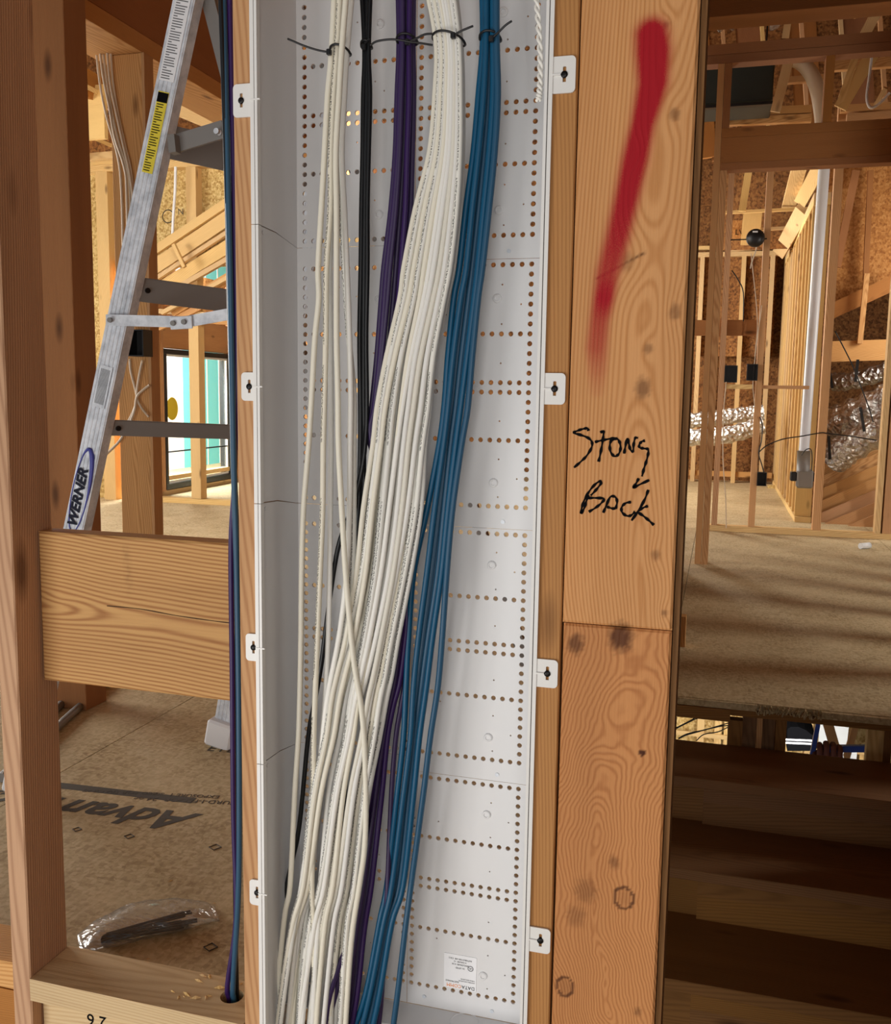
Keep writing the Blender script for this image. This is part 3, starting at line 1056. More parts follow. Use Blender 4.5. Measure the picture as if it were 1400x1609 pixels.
WH = [
    ('leftmost white cable, hanging apart along the left side of the panel', J_CREAM, .047,
     [(527, -45), (521, 82), (515, 150), (510, 240), (505, 330), (500, 420), (501, 470), (495, 530), (490, 620), (485, 700), (477, 800), (474, 900), (473, 1000), (471, 1100), (469, 1160), (463, 1250), (456, 1390), (446, 1450), (428, 1640)]),
    ('white cable with a long line of print, second from the panel left', J_CREAMP, .044,
     [(536, -45), (529, 82), (524, 150), (520, 240), (519, 330), (513, 420), (512, 530), (510, 620), (508, 700), (507, 800), (503, 900), (499, 1000), (495, 1100), (493, 1160), (492, 1250), (490, 1390), (492, 1450), (497, 1640)]),
    ('white cable swinging right across the front of the thick bundle', J_CREAM, .036,
     [(547, -45), (537, 82), (533, 150), (528, 240), (529, 330), (529, 420), (529, 530), (531, 620), (532, 700), (537, 800), (543, 900), (548, 960), (556, 1040), (566, 1100), (572, 1160), (575, 1250), (573, 1330), (565, 1390), (552, 1480), (541, 1640)]),
    ('white cable just left of the black cables', J_WHITE, .05,
     [(556, -45), (545, 82), (541, 150), (537, 240), (541, 330), (545, 420), (549, 530), (551, 620), (550, 700), (549, 800), (545, 900), (533, 1000), (514, 1100), (503, 1200), (488, 1300), (474, 1390), (462, 1500), (450, 1640)]),
    ('white cable behind the printed one, showing below mid panel', J_WHITE, .058,
     [(541, -45), (533, 82), (529, 150), (525, 240), (522, 330), (518, 420), (519, 530), (520, 620), (520, 700), (519, 800), (518, 900), (516, 1000), (511, 1100), (506, 1160), (498, 1250), (482, 1390), (466, 1500), (449, 1640)]),
    ('white cable tucked behind the black cables left side', J_PRINT, .06,
     [(551, -45), (541, 82), (538, 150), (534, 240), (537, 330), (541, 420), (548, 530), (556, 620), (556, 700), (556, 800), (554, 900), (540, 1000), (522, 1100), (511, 1200), (499, 1300), (486, 1390), (474, 1500), (461, 1640)]),
]
for lb, mt, dy, kn in WH:
    cable('network_cable', [(a, b, dy - (.006 if b > 1300 else 0)) for a, b in kn], .0040, mt, lb)

BL = [[(567, -45), (573, 75), (571, 150), (570, 240), (568, 330), (567, 420), (565, 530), (566, 620), (566, 700), (563, 800), (556, 900), (548, 1000), (540, 1120), (530, 1300), (520, 1640)],
      [(577, -45), (576, 75), (576, 150), (574, 240), (573, 330), (572, 420), (571, 530), (571, 620), (572, 700), (570, 800), (564, 900), (556, 1000), (548, 1120), (540, 1300), (530, 1640)],
      [(583, -45), (579, 75), (581, 150), (579, 240), (577, 330), (577, 420), (575, 530), (576, 620), (575, 680), (568, 740), (552, 800), (534, 850), (524, 900), (513, 980), (504, 1050), (493, 1110), (484, 1160), (470, 1300), (455, 1370), (440, 1450), (424, 1640)]]
for i, kn in enumerate(BL):
    lb = (('left' if i == 0 else 'right') + ' one of the two black cables hanging straight in the slim bundle' if i < 2 else 'black cable straying down to the bottom left corner of the panel')
    cable('coaxial_cable', [(a, b, .076 if i < 2 else (.066 if b > 700 else .07)) for a, b in kn], .0035, J_BLACK, lb, 'cable', 'black cables tied together' if i < 2 else None)

PT = [(625, 627, 624, 621, 614, 603, 599, 592, 584, 579), (632, 633, 631, 628, 622, 613, 609, 600, 592, 587), (639, 638, 637, 634, 629, 622, 618, 610, 600, 595),
      (645, 643, 643, 640, 637, 630, 626, 618, 610, 604), (650, 649, 650, 648, 645, 638, 634, 626, 618, 612), (629, 631, 628, 625, 618, 608, 604, 597, 588, 583)]
PB = [(628, 616, 608, 600, 586, 567, 548, 528, 504), (633, 622, 612, 603, 590, 572, 561, 550, 535), (636, 626, 615, 606, 595, 578, 566, 556, 541),
      (640, 630, 618, 609, 600, 584, 573, 562, 548), (644, 637, 630, 622, 615, 609, 606, 600, 592), (630, 618, 610, 598, 583, 562, 552, 520, 508)]
for i in range(6):
    kn = [(a, b, .082 - (i % 2) * .008) for a, b in zip(PT[i], (-45, 66, 150, 240, 330, 420, 470, 560, 640, 690))]
    kn += [(PT[i][-1] + (PB[i][0] - PT[i][-1]) * .55 + 12, 800, .086)]
    kn += [(a, b, .074 - (i % 2) * .008 - (.014 if b > 1380 else 0) - (.008 if b > 1500 else 0)) for a, b in zip(PB[i], (950, 1060, 1110, 1160, 1250, 1390, 1460, 1560, 1640))]
    lb = ('purple cable, ' + ORD[i] + ' from the left under the purple tie' if i < 4 else 'purple cable at the back of the purple bundle') if i != 4 else 'purple cable running apart beside the blue bundle near the bottom'
    cable('network_cable', kn, .0037, J_PURPLE, lb, 'cable', 'purple cables tied together' if i != 4 else None)

BT = [(757, 759, 752, 744, 732, 722, 713, 704, 698, 690, 671, 650, 642, 638, 634, 624, 608, 596, 575, 548), (764, 764, 760, 752, 742, 733, 724, 712, 704, 697, 683, 671, 658, 650, 645, 634, 616, 603, 582, 562),
      (770, 770, 768, 761, 752, 742, 736, 725, 716, 708, 698, 688, 673, 662, 652, 643, 628, 610, 590, 572), (775, 775, 775, 769, 760, 751, 745, 734, 724, 716, 704, 694, 680, 670, 659, 650, 634, 616, 597, 580),
      (780, 780, 782, 777, 768, 758, 751, 742, 735, 725, 711, 702, 695, 688, 676, 665, 646, 638, 625, 614), (768, 767, 764, 757, 747, 737, 730, 719, 711, 703, 691, 679, 666, 656, 649, 639, 622, 607, 586, 567)]
BY = (-45, 62, 150, 240, 330, 420, 470, 560, 640, 700, 800, 900, 1000, 1080, 1160, 1250, 1390, 1450, 1560, 1640)
for i in range(6):
    dy = (.066, .058, .066, .058, .055, .074)[i]
    lb = ('blue cable, ' + ORD[i] + ' from the left under the blue tie' if i < 4 else 'blue cable at the back of the blue bundle') if i != 4 else 'rightmost blue cable, falling apart from its bundle at the bottom'
    cable('network_cable', [(a, b, dy - (.010 if b > 1400 else 0) - (.008 if b > 1500 else 0)) for a, b in zip(BT[i], BY)], .0042, J_BLUE, lb, 'cable', 'blue cables tied together' if i != 4 else None)

# cables hanging free left of the panel, down into the drilled hole
hp = Vector((HX, HY, 0.02))


def hang(pts, r, mat, label, hole_dx):
    P = [PY(a, b, c) for a, b, c in pts] + [Vector((HX + hole_dx, HY - .004, .10)), Vector((HX + hole_dx * .8, HY, .06)), Vector((HX + hole_dx * .8, HY, -.12))]
    return props(tube('hanging_cable', P, r, mat, None, 8, 5), label, 'cable')


hang([(350, -45, .03), (356, 200, .03), (361, 400, .03), (364, 560, .03), (368, 760, .034), (371, 860, .034), (375, 1080, .034), (376, 1300, .036), (374, 1420, .04)], .0042, J_BLUE,
     'blue cable hanging left of the panel and dropping into the plate hole', .004)
hang([(360, -45, .034), (366, 220, .036), (370, 420, .036), (372, 560, .036), (368, 760, .042), (363, 860, .043), (365, 1060, .043), (367, 1280, .045), (371, 1440, .046)], .0038, J_PURPLE,
     'purple cable hanging beside the free blue cable left of the panel', -.005)
props(tube('hanging_cable', [PY(a, b, c) for a, b, c in ((345, -45, .025), (352, 160, .028), (357, 330, .03), (360, 480, .034), (365, 640, .04), (371, 790, .046), (373, 900, .049))]
           + [Vector((HX + .003, HY + .009, .30)), Vector((HX + .003, HY + .010, .06)), Vector((HX + .003, HY + .010, -.12))], .0032, J_BLACK, None, 8, 5),
      'dark cable hanging just behind the free blue cable', 'cable')

# white twisted pull rope at the upper right of the panel
pts = [PY(a, b, .02) for a, b in ((838, -45), (843, 0), (847, 50), (849, 100), (848, 140), (846, 158))]
base = spline(pts, 14)
ropes = empty('pull_rope', base[-1])
props(ropes, 'short twisted white pull rope hanging at the upper right of the panel', 'rope')
for s_ in range(2):
    tw = []
    for i, p in enumerate(base):
        a = i * .72 + s_ * math.pi
        tw.append(p + Vector((.0021 * math.cos(a), .0021 * math.sin(a), 0)))
    reparent(link('rope_strand', tube_mesh(tw, .0019, 6), ROPE), ropes)


# zip ties
def ziptie(label, x0, x1, y, dyc, dep, head, tail, sag=-6):
    root = empty('zip_tie', PY((x0 + x1) / 2, y, dyc))
    props(root, label, 'cable tie', None)
    a, b = PY(x0 - 3, y, dyc), PY(x1 + 3, y + dep, dyc)
    c = (a + b) / 2
    hw = (b - a).length / 2
    ring = []
    dr = min(.020, hw * .75 + .003)
    for i in range(29):
        t_ = 2 * math.pi * i / 28
        ring.append(Vector((c.x + hw * math.cos(t_), c.y - dr * math.sin(t_), c.z + (b.z - a.z) / 2 * math.cos(t_) + .006 * max(0, math.sin(t_)) * (-sag / 6))))
    reparent(link('strap', tube_mesh(ring, .0015, 6, (0, 0, 1), False), BLACK), root)
    h = PY(head[0], head[1], dyc - dr - .001)
    box('tie_head', h.x - .0028, h.x + .0028, h.y - .003, h.y + .003, h.z - .0035, h.z + .0035, BLACK, root, .0008)
    tube('tie_tail', [h] + [PY(q[0], q[1], dyc - dr - .002 - .003 * i) for i, q in enumerate(tail)], .0013, BLACK, root, 6, 5)


ziptie('black zip tie with a long tail to the left, round the left white cables', 523, 547, 82, .048, 2, (517, 82), [(500, 79), (478, 72), (452, 61)])
ziptie('black zip tie round the slim black cables', 571, 581, 74, .073, 0, (572, 74), [(574, 68), (578, 64), (582, 62)])
ziptie('black zip tie round the purple cables, tail passing behind the white bundle', 627, 653, 66, .074, 0, (640, 66), [(655, 60), (668, 54), (683, 53)])
ziptie('black zip tie round the thick white bundle, tail pointing up right', 684, 727, 62, .058, 6, (712, 56), [(722, 50), (733, 45), (743, 41)])
ziptie('black zip tie round the blue cables, tail pointing up right', 757, 784, 62, .062, 0, (772, 61), [(784, 50), (794, 40), (804, 33)])
props(tube('zip_tie', [PY(a, b, c) for a, b, c in ((582, 71, .05), (592, 65, .046), (612, 62, .044), (630, 63, .044), (645, 66, .046), (662, 68, .05), (680, 71, .055))], .0013, BLACK, None, 6, 5),
      'long black zip tie strip bridging the black and purple bundles', 'cable tie')

# ================================================================== LEFT ROOM


def upright(name, px0, px1, y, z0, z1, depth, mat, parent=None, pyref=500, bev=0.0):
    a, b = PY(px0, pyref, y).x, PY(px1, pyref, y).x
    return box(name, a, b, y, y + depth, z0, z1, mat, parent, bev)


def pstick(name, a, b, wpx, t, mat, parent=None, hint=(0, 1, 0)):
    """stick between two (px, py, y) points whose face is about wpx pixels wide"""
    p0, p1 = PY(*a), PY(*b)
    w = wpx * ((p0 - CAM).length + (p1 - CAM).length) / 2 / F
    return stick(name, p0, p1, w, t, mat, parent, hint)


# --- header beam running away from the viewer, on its plates and post
XB = PY(222, 82, 1.9).x
zb_ = PX(222, 110, XB).z
zl1 = PX(215, 75, XB).z
zl2 = PX(222, 82, XB).z
zt1 = PX(200, 68, XB).z
header = box('header_beam', XB - .14, XB, 0.5, 5.2, zt1 + .06, zt1 + .42, LVL, None, .002)
props(header, 'big dark header beam running away along the top left of the room', 'beam')
hp_ = box('top_plate', XB - .20, XB + .002, 0.5, 5.2, zl2, zt1 + .058, FIR, None, .001)
props(hp_, 'doubled top plate under the dark header beam at the upper left', 'plate')
o = upright('timber_post', 183, 232, 1.9, 0, zl2 - .001, .05, FIR, None, 500, .002)
props(o, 'fir post under the end of the header plate, behind the ladder', 'post')
JP = o
o = box('side_stud', PY(231, 500, 1.9).x + .001, PY(231, 500, 1.9).x + .012, 1.90, 1.955, 0, zl2 - .001, GREY_FIR, JP)
o = upright('wall_stud', 68, 117, 1.25, 0, 2.6, .1, LVL, None, 560, .002)
props(o, 'brown stud with knots just right of the far left stud, behind the ladder rail', 'stud')

# sheathed gable wall, its plates and studs
yg = 6.1
wg = empty('wall_far'); wg['kind'] = 'structure'
zpl0, zpl1, zpl2 = PY(240, 265, 6.0).z, PY(240, 254, 6.0).z, PY(240, 243, 6.0).z
xg0, xg1 = PY(70, 400, yg).x, PY(620, 400, yg).x
xo0 = PY(172, 600, yg).x
box('sheathing_panel', xg0, xo0, yg, yg + .012, 0, zpl1, OSB_WALL, wg)
zs = PY(300, 420, yg).z
box('sheathing_panel', xo0 + .002, PY(300, 500, yg).x, yg, yg + .012, zs, zpl1, OSB_WALL, wg)
box('sheathing_panel', PY(300, 500, yg).x + .002, xg1, yg, yg + .012, zs, zpl1, OSB_WALL, wg)
box('top_plate', xg0, xg1, yg - .1, yg - .002, zpl0, zpl1 - .001, PINE, wg)
box('top_plate', xg0, xg1, yg - .1, yg - .002, zpl1 + .001, zpl2, PINE, wg)
for a, b in ((158, 176), (297, 312), (430, 446), (560, 576)):
    upright('stud', a, b, yg - .1, 0.045 if a > 200 else 0, zpl0 - .001, .096, PINE, wg, 560)
box('bottom_plate', PY(205, 800, yg).x, xg1, yg - .1, yg - .004, 0, .042, PINE, wg)
# sloped boards nailed across (roof of the lower bay)
slp = [((232, 402, 5.9), (400, 290, 5.9), 12, .04, PINE), ((232, 428, 5.92), (400, 315, 5.92), 21, .03, PINE), ((232, 447, 5.9), (400, 338, 5.9), 6, .04, PINE),
       ((232, 466, 5.94), (400, 362, 5.94), 19, .03, PINE), ((280, 452, 5.9), (420, 372, 5.9), 7, .04, PINE), ((270, 490, 5.94), (420, 402, 5.94), 16, .03, FIR), ((255, 492, 5.86), (430, 398, 5.86), 6, .04, PINE),
       ((250, 515, 5.96), (430, 424, 5.96), 9, .03, FIR)]
rk = empty('rake_boards', PY(232, 430, 5.9))
props(rk, 'stack of pale sloped rake boards and battens on the far left wall', 'boards')
for a, b, w_, t_, mt in slp: pstick('sloped_board', a, b, w_, t_, mt, rk)
pstick('diagonal_brace', (273, 384, 5.8), (290, 420, 5.8), 5, .03, PINE, rk)
hz_ = empty('lower_framing', PY(250, 500, 5.95))
props(hz_, 'short rails and blocks just above the far window', 'framing')
pstick('rail', (235, 488, 6.0), (420, 502, 6.0), 7, .04, PINE, hz_)
pstick('rail', (235, 498, 6.0), (420, 512, 6.0), 6, .04, FIR, hz_)

# window wall running away on the left, with its window
w0 = PY(262, 655, 6.5); w1 = PY(366, 655, 7.8)
dirw = Vector((w1.x - w0.x, w1.y - w0.y, 0)); lenw = dirw.length; dirw.normalize()
nrm = Vector((dirw.y, -dirw.x, 0))           # faces the room
if nrm.x < 0: nrm = -nrm
zt_w = (PY(264, 547, 6.5).z + PY(364, 564, 7.8).z) / 2
zb_w = (PY(264, 762, 6.5).z + PY(364, 748, 7.8).z) / 2
MW = M4(Vector((w0.x, w0.y, 0)), dirw, -nrm, (0, 0, 1))


def wbox(name, u0, u1, d0, d1, z0, z1, mat, parent=None):
    """box in the frame of the window wall: u along it, d behind its face"""
    c = MW @ Vector(((u0 + u1) / 2, (d0 + d1) / 2, (z0 + z1) / 2))
    du, dd, dz = u1 - u0, d1 - d0, z1 - z0
    if du >= dz: return stick(name, c - dirw * du / 2, c + dirw * du / 2, dz, dd, mat, parent, tuple(-nrm))
    return stick(name, c - Vector((0, 0, dz / 2)), c + Vector((0, 0, dz / 2)), du, dd, mat, parent, tuple(-nrm))


ww = empty('wall_window', (w0.x, w0.y, 0)); ww['kind'] = 'structure'
wbox('sheathing_panel', -.55, lenw + 1.6, .10, .112, zt_w + .03, zt_w + .75, OSB_ORANGE, ww)
wbox('sheathing_panel', -.55, lenw + 1.6, .10, .112, 0, zb_w - .05, OSB_ORANGE, ww)
wbox('sheathing_panel', -.55, -.03, .10, .112, zb_w - .05, zt_w + .03, OSB_ORANGE, ww)
wbox('sheathing_panel', lenw + .03, lenw + 1.6, .10, .112, zb_w - .05, zt_w + .03, OSB_ORANGE, ww)
wbox('window_header', -.10, lenw + .12, .01, .10, zt_w + .03, zt_w + .30, FIR, ww)
wbox('rough_sill', -.10, lenw + .12, .01, .10, zb_w - .09, zb_w - .04, PINE, ww)
for u in (-.10, -.055, lenw + .06, lenw + .11): wbox('stud', u, u + .04, .008, .10, .04, zt_w + .74, FIR, ww)
for u in (.18, .55, .92): wbox('cripple_stud', u, u + .04, .012, .10, .04, zb_w - .091, FIR, ww)
wbox('mid_rail', -.02, lenw + .05, .02, .10, .13, .17, PINE, ww)
wbox('bottom_plate', -.5, lenw + 1.6, .01, .10, 0, .039, PINE, ww)
win = empty('window_1', (w0.x, w0.y, zb_w)); win['kind'] = 'structure'
fw_ = .055
wbox('window_frame', -.02, lenw + .02, .0, .12, zt_w - .025, zt_w + .02, WINBLACK, win)
wbox('window_frame', -.02, lenw + .02, .0, .12, zb_w - .03, zb_w + .015, WINBLACK, win)
wbox('window_frame', -.02, .02, .0, .12, zb_w + .016, zt_w - .026, WINBLACK, win)
wbox('window_frame', lenw - .05, lenw + .02, .0, .12, zb_w + .016, zt_w - .026, WINBLACK, win)
for zc in (zt_w - .035, zb_w + .03): wbox('sash_strip', .021, lenw - .051, .03, .05, zc - .009, zc + .009, VINYL, win)
for uc in (.03, lenw - .062): wbox('sash_strip', uc - .009, uc + .009, .03, .05, zb_w + .04, zt_w - .045, VINYL, win)
wbox('sash_bar', .04, lenw - .072, .03, .05, zb_w + .30, zb_w + .312, WINBLACK, win)
t = NT('window_glass')
tr = t.add('ShaderNodeBsdfTransparent', {0: (.97, 1, 1, 1)})
gl = t.add('ShaderNodeBsdfGlossy', {'Roughness': .02})
mxs = t.add('ShaderNodeMixShader', {0: .06})
t.t.links.new(tr.outputs[0], mxs.inputs[1]); t.t.links.new(gl.outputs[0], mxs.inputs[2])
t.t.links.new(mxs.outputs[0], t.n['Material Output'].inputs[0])
GLASS = t.m
wbox('pane', .04, lenw - .072, .045, .049, zb_w + .04, zt_w - .045, GLASS, win)
# round sticker on the glass
cs = MW @ Vector((.165, .040, zb_w + .70))
stx = link('window_sticker', bpy.data.meshes.new('sticker'), YELLOW)
bm = bmesh.new(); bmesh.ops.create_cone(bm, segments=28, radius1=.105, radius2=.105, depth=.002, cap_ends=True); bm.to_mesh(stx.data); bm.free()
stx.matrix_world = M4(cs, dirw, (0, 0, 1), nrm)
bpy.context.view_layer.update(); onto(stx, win)
# foam-clad wall standing outside the window
yo = 1.4
fo = empty('foam_wall', MW @ Vector((lenw, yo, 0)))
props(fo, 'turquoise foam board cladding with white stripes outside the far window', 'foam wall')
TURQ = plain('turquoise_foam', srgb(120, 226, 232), 0.7)
WHITEW = plain('white_house_wrap', srgb(240, 244, 246), 0.7)
u = -1.2
us_ = (MW.inverted() @ (lambda p: p)(CAM + ray(287, 640) * ((MW @ Vector((0, yo, 0)) - CAM).dot(nrm) / ray(287, 640).dot(nrm)))).x
for i, wd in enumerate((us_ + 1.2, .62, .32, .62, .62, .62, .62, .62, .62)):
    mt = WHITEW if i in (0, ) else TURQ
    wbox('foam_panel', u, u + wd - .012, yo, yo + .03, -.6, 3.2, mt, fo)
    if i: wbox('seam_tape', u - .012, u + .012, yo - .004, yo - .001, -.6, 3.2, WHITEW, fo)
    u += wd
props(area('daylight_outside_window', MW @ Vector((lenw * .3, .55, 2.4)), MW @ Vector((lenw * .8, yo, .9)), 1.2, .8, 420, (.95, 1, 1)))

# roof framing glimpsed at the upper left
rf = empty('roof_framing', PY(130, 120, 5.0))
props(rf, 'rafters and roof boards seen over the top plates at the upper left', 'rafters')
pstick('rafter', (85, 40, 4.2), (170, 97, 5.2), 8, .1, PINE, rf)
pstick('rafter', (85, 33, 4.2), (170, 88, 5.2), 6, .05, FIR, rf)
pstick('rafter', (80, 98, 4.6), (185, 160, 5.6), 34, .05, LVL, rf)
pstick('rafter', (85, 110, 4.55), (178, 158, 5.5), 6, .05, PINE, rf)
pstick('rafter', (98, 222, 5.6), (122, 246, 5.8), 9, .05, PINE, rf)
pstick('rafter', (142, 214, 5.6), (180, 230, 5.9), 5, .05, PINE, rf)
pstick('blocking', (110, 250, 5.95), (180, 244, 5.95), 9, .06, PINE, rf)
box('roof_panel', PY(60, 150, 6.6).x, PY(420, 150, 6.6).x, 6.6, 6.62, PY(120, 246, 6.6).z, 4.55, OSB_ROOF, rf)
o = pstick('rim_board', (95, 182, 5.2), (166, 176, 5.2), 70, .04, PINE)
props(o, 'short wide pale board lit between the beam and the top plates, upper left', 'board')
o = pstick('lit_joist', (276, 152, 5.3), (365, 190, 5.6), 46, .05, PINE)
props(o, 'pale knotty joist lit behind the ladder top', 'joist')

# electrical box and cables on the post
yp = 1.9
eb = empty('outlet_box', PY(214, 538, yp - .03))
props(eb, 'black electrical box nailed on the post behind the ladder', 'electrical box')
a, b = PY(202, 518, yp - .05), PY(228, 560, yp - .05)
th = .004
box('back_panel', a.x, b.x, yp - .006, yp - .002, b.z, a.z, BLACK, eb)
box('side_panel', a.x, a.x + th, yp - .06, yp - .007, b.z, a.z, BLACK, eb)
box('side_panel', b.x - th, b.x, yp - .06, yp - .007, b.z, a.z, BLACK, eb)
box('side_panel', a.x + th, b.x - th, yp - .06, yp - .007, a.z - th, a.z, BLACK, eb)
box('side_panel', a.x + th, b.x - th, yp - .06, yp - .007, b.z, b.z + th, BLACK, eb)
for i, L in enumerate([[(204, 564), (206, 585), (215, 622), (212, 640), (203, 660), (195, 672)], [(224, 566), (219, 590), (215, 622), (222, 640), (234, 655)],
                       [(235, 605), (226, 612), (215, 624), (210, 650), (190, 690), (165, 716)]]):
    props(tube('power_cable', [PY(p, q, yp - .012 - .006 * i) for p, q in L], .0045, CABLE_JKT, None, 6, 4),
          ('tan power cable curling left under the black electrical box', 'tan power cable crossing to the right under the black electrical box', 'long tan power cable looping down left past the post')[i], 'cable')
for i, L in enumerate([[(150, 66), (157, 130), (168, 185), (185, 245), (191, 300), (194, 420)], [(156, 70), (162, 120), (172, 170), (180, 215), (195, 262), (199, 300), (201, 420)],
                       [(161, 70), (167, 120), (176, 175), (186, 220), (199, 262), (204, 300), (207, 420)], [(168, 76), (173, 130), (182, 175), (193, 225), (203, 270), (209, 320), (212, 420)], [(174, 80), (178, 130), (186, 180), (197, 230), (208, 285), (217, 420)]]):
    props(tube('power_cable', [PY(p, q, yp - .01 - .008 * (i % 2)) for p, q in L], .0042, CABLE_JKT, None, 6, 4),
          'tan power cable, ' + ORD[i] + ' from the left at the top of the post', 'cable', 'tan cables down the post')
props(tube('power_cable', [PY(p, q, 5.9) for p, q in ((276, 262), (275, 300), (272, 345), (271, 372))], .011, VINYL, None, 6, 4), 'white wire hanging on the far sheathing beside a stud', 'cable')

# printing on the far sheathing and the subfloor
gp = PY(264, 340, yg - .003)
ringp = [gp + Vector((.052 * math.cos(a * math.pi / 12), 0, .052 * math.sin(a * math.pi / 12))) for a in range(25)]
o = link('grade_stamp', tube_mesh(ringp, .004, 4), FADED); reparent(o, wg)
onto(text('grade_stamp', 'N', .07, M4(PY(284, 333, yg - .003), (1, 0, 0), (0, 0, 1), (0, -1, 0)), FADED), wg)
ta, tb = PZ(302, 1280, .0006), PZ(100, 1256, .0006)
dx_ = (tb - ta); dx_.z = 0; dx_.normalize()
up_ = Vector((0, 0, 1)).cross(dx_)
onto(text('floor_print', 'AdvanTech', .125, M4(PZ(303, 1291, .0006), dx_, up_, (0, 0, 1)), FADED, None, .0002, 'LEFT', .35, .003), floor)
ba, bb = PZ(300, 1262, .0006), PZ(90, 1238, .0006)
for dz_, th_ in ((0, .030),):
    d_ = (bb - ba).normalized(); n_ = Vector((0, 0, 1)).cross(d_)
    vs = [ba + n_ * .0, bb + d_ * .5, bb + d_ * .5 - n_ * th_, ba - n_ * th_]
    vs = [Vector((v.x, v.y, .0004)) for v in vs] + [Vector((v.x, v.y, .0001)) for v in vs]
    mesh_obj('floor_print', vs, [(3, 2, 1, 0), (4, 5, 6, 7), (0, 1, 5, 4), (1, 2, 6, 5), (2, 3, 7, 6), (3, 0, 4, 7)], FADED, floor)
onto(text('floor_print', 'STURD-I-FLOOR  24 oc', .026, M4(PZ(380, 1262, .0006), (-.98, -.2, 0), (.2, -.98, 0), (0, 0, 1)), FADED, None, .0002, 'LEFT'), floor)
onto(text('floor_print', 'EXPOSURE 1  SIZED FOR SPACING', .022, M4(PZ(345, 1252, .0006), (-.98, -.2, 0), (.2, -.98, 0), (0, 0, 1)), FADED, None, .0002, 'LEFT'), floor)
onto(text('floor_print', 'ETD', .05, M4(PZ(352, 1178, .0006), (.98, .1, 0), (-.1, .98, 0), (0, 0, 1)), FADED, None, .0002), floor)
for px_, py_, r_ in ((203, 1314, .011), (338, 1331, .013), (331, 1488, .012), (121, 1303, .010)):
    c_ = PZ(px_, py_, .0008)
    pr_ = [c_ + Vector((r_ * math.cos(a * math.pi / 2 + .3), r_ * math.sin(a * math.pi / 2 + .3), 0)) for a in range(5)]
    reparent(link('floor_print', tube_mesh(pr_, .0012, 4), FADED), floor)
onto(text('rim_print', '2 6', .028, M4(PY(152, 1604, .0215), (-1, 0, 0), (0, 0, -1), (0, -1, 0)), INK), rim_front)

# ------------------------------------------------------------------ step ladder
F1a, F1b = Vector((-1.57, .70, 0)), PY(292, -14, .75)
LD = (R3 @ Vector((2575 - PCX, 758 - PCY, F))).normalized()      # the way the steps run
F2a, F2b = F1a + LD * .52, F1b + LD * .38
F2a.z = 0
lad = empty('step_ladder', F1a)
props(lad, 'tall aluminium step ladder with warning stickers, standing behind the wall framing', 'ladder')


def rail(a, b, w, flange, mat):
    ax = frame3(b - a, (0, 1, 0))
    L = (b - a).length
    h = w / 2
    prof = [(-h, flange), (-h, 0)]
    n = 5
    for i in range(n):      # ribbed outer face
        x0 = -h + w * (i + .12) / n; x1 = -h + w * (i + .88) / n
        prof += [(x0, 0.0), (x0 + w * .03, -.0022), (x1 - w * .03, -.0022), (x1, 0.0)]
    prof += [(h, 0), (h, flange), (h - .004, flange), (h - .004, .004), (-h + .004, .004), (-h + .004, flange)]
    mw = ax.to_4x4(); mw.translation = (a + b) / 2
    return prism('rail', prof, -L / 2, L / 2, mat, lad, mw), mw


r1, mw1 = rail(F1a, F1b, .052, .030, ALU)
r2, mw2 = rail(F2a, F2b, .058, .030, ALU)
R1a, R1b = Vector((-.60, .82, 0)), PY(322, -30, .80)
R2a, R2b = Vector((-.35, 1.26, 0)), PY(455, -30, 1.30)
stick('rear_rail', R1a, R1b, .030, .022, DULL_ALU, lad)
stick('rear_rail', R2a, R2b, .030, .022, DULL_ALU, lad)
for a, b, k in ((F2a, F2b, 0),):
    d_ = (b - a).normalized()
    stick('foot', a - d_ * .0, a + d_ * .075, .078, .05, PAPER, lad, bev=.006)
stick('foot', F1a, F1a + (F1b - F1a).normalized() * .075, .07, .045, PAPER, lad, bev=.006)


def on_rail(a, b, py):
    """point of rail a-b at the height seen at pixel row py"""
    best, bt = 1e9, 0
    for i in range(2001):
        p = a + (b - a) * (i / 2000)
        c = R3.transposed() @ (p - CAM)
        y_ = PCY + F * c.y / c.z
        if abs(y_ - py) < best: best, bt = abs(y_ - py), i / 2000
    return a + (b - a) * bt, bt


for py_, hpx in ((942, 22), (672, 22), (452, 34), (218, 46)):
    p, t_ = on_rail(F1a, F1b, py_)
    q = p + LD * (.52 - .14 * t_)
    w_ = hpx * (p - CAM).length / F
    d_ = (q - p).normalized()
    st = empty('step', p + d_ * .02); reparent(st, lad)
    bpy.context.view_layer.update()
    side = d_.cross(Vector((0, 0, 1))).normalized(); p = p + LD * .022
    s1_ = stick('step_front', p + d_ * .012, q - d_ * .012, w_, .004, DULL_ALU, None, tuple(-side)); onto(s1_, st)
    s2_ = stick('step_tread', p + d_ * .012 + Vector((0, 0, w_ / 2)) - side * .022, q - d_ * .012 + Vector((0, 0, w_ / 2)) - side * .022, .044, .004, DULL_ALU, None, (0, 0, 1)); onto(s2_, st)
    for e_ in (.03,):
        c_ = cyl('rivet', p + d_ * e_ + side * .002, p + d_ * e_ + side * .006, .006, SCREW, None, 10); onto(c_, st)
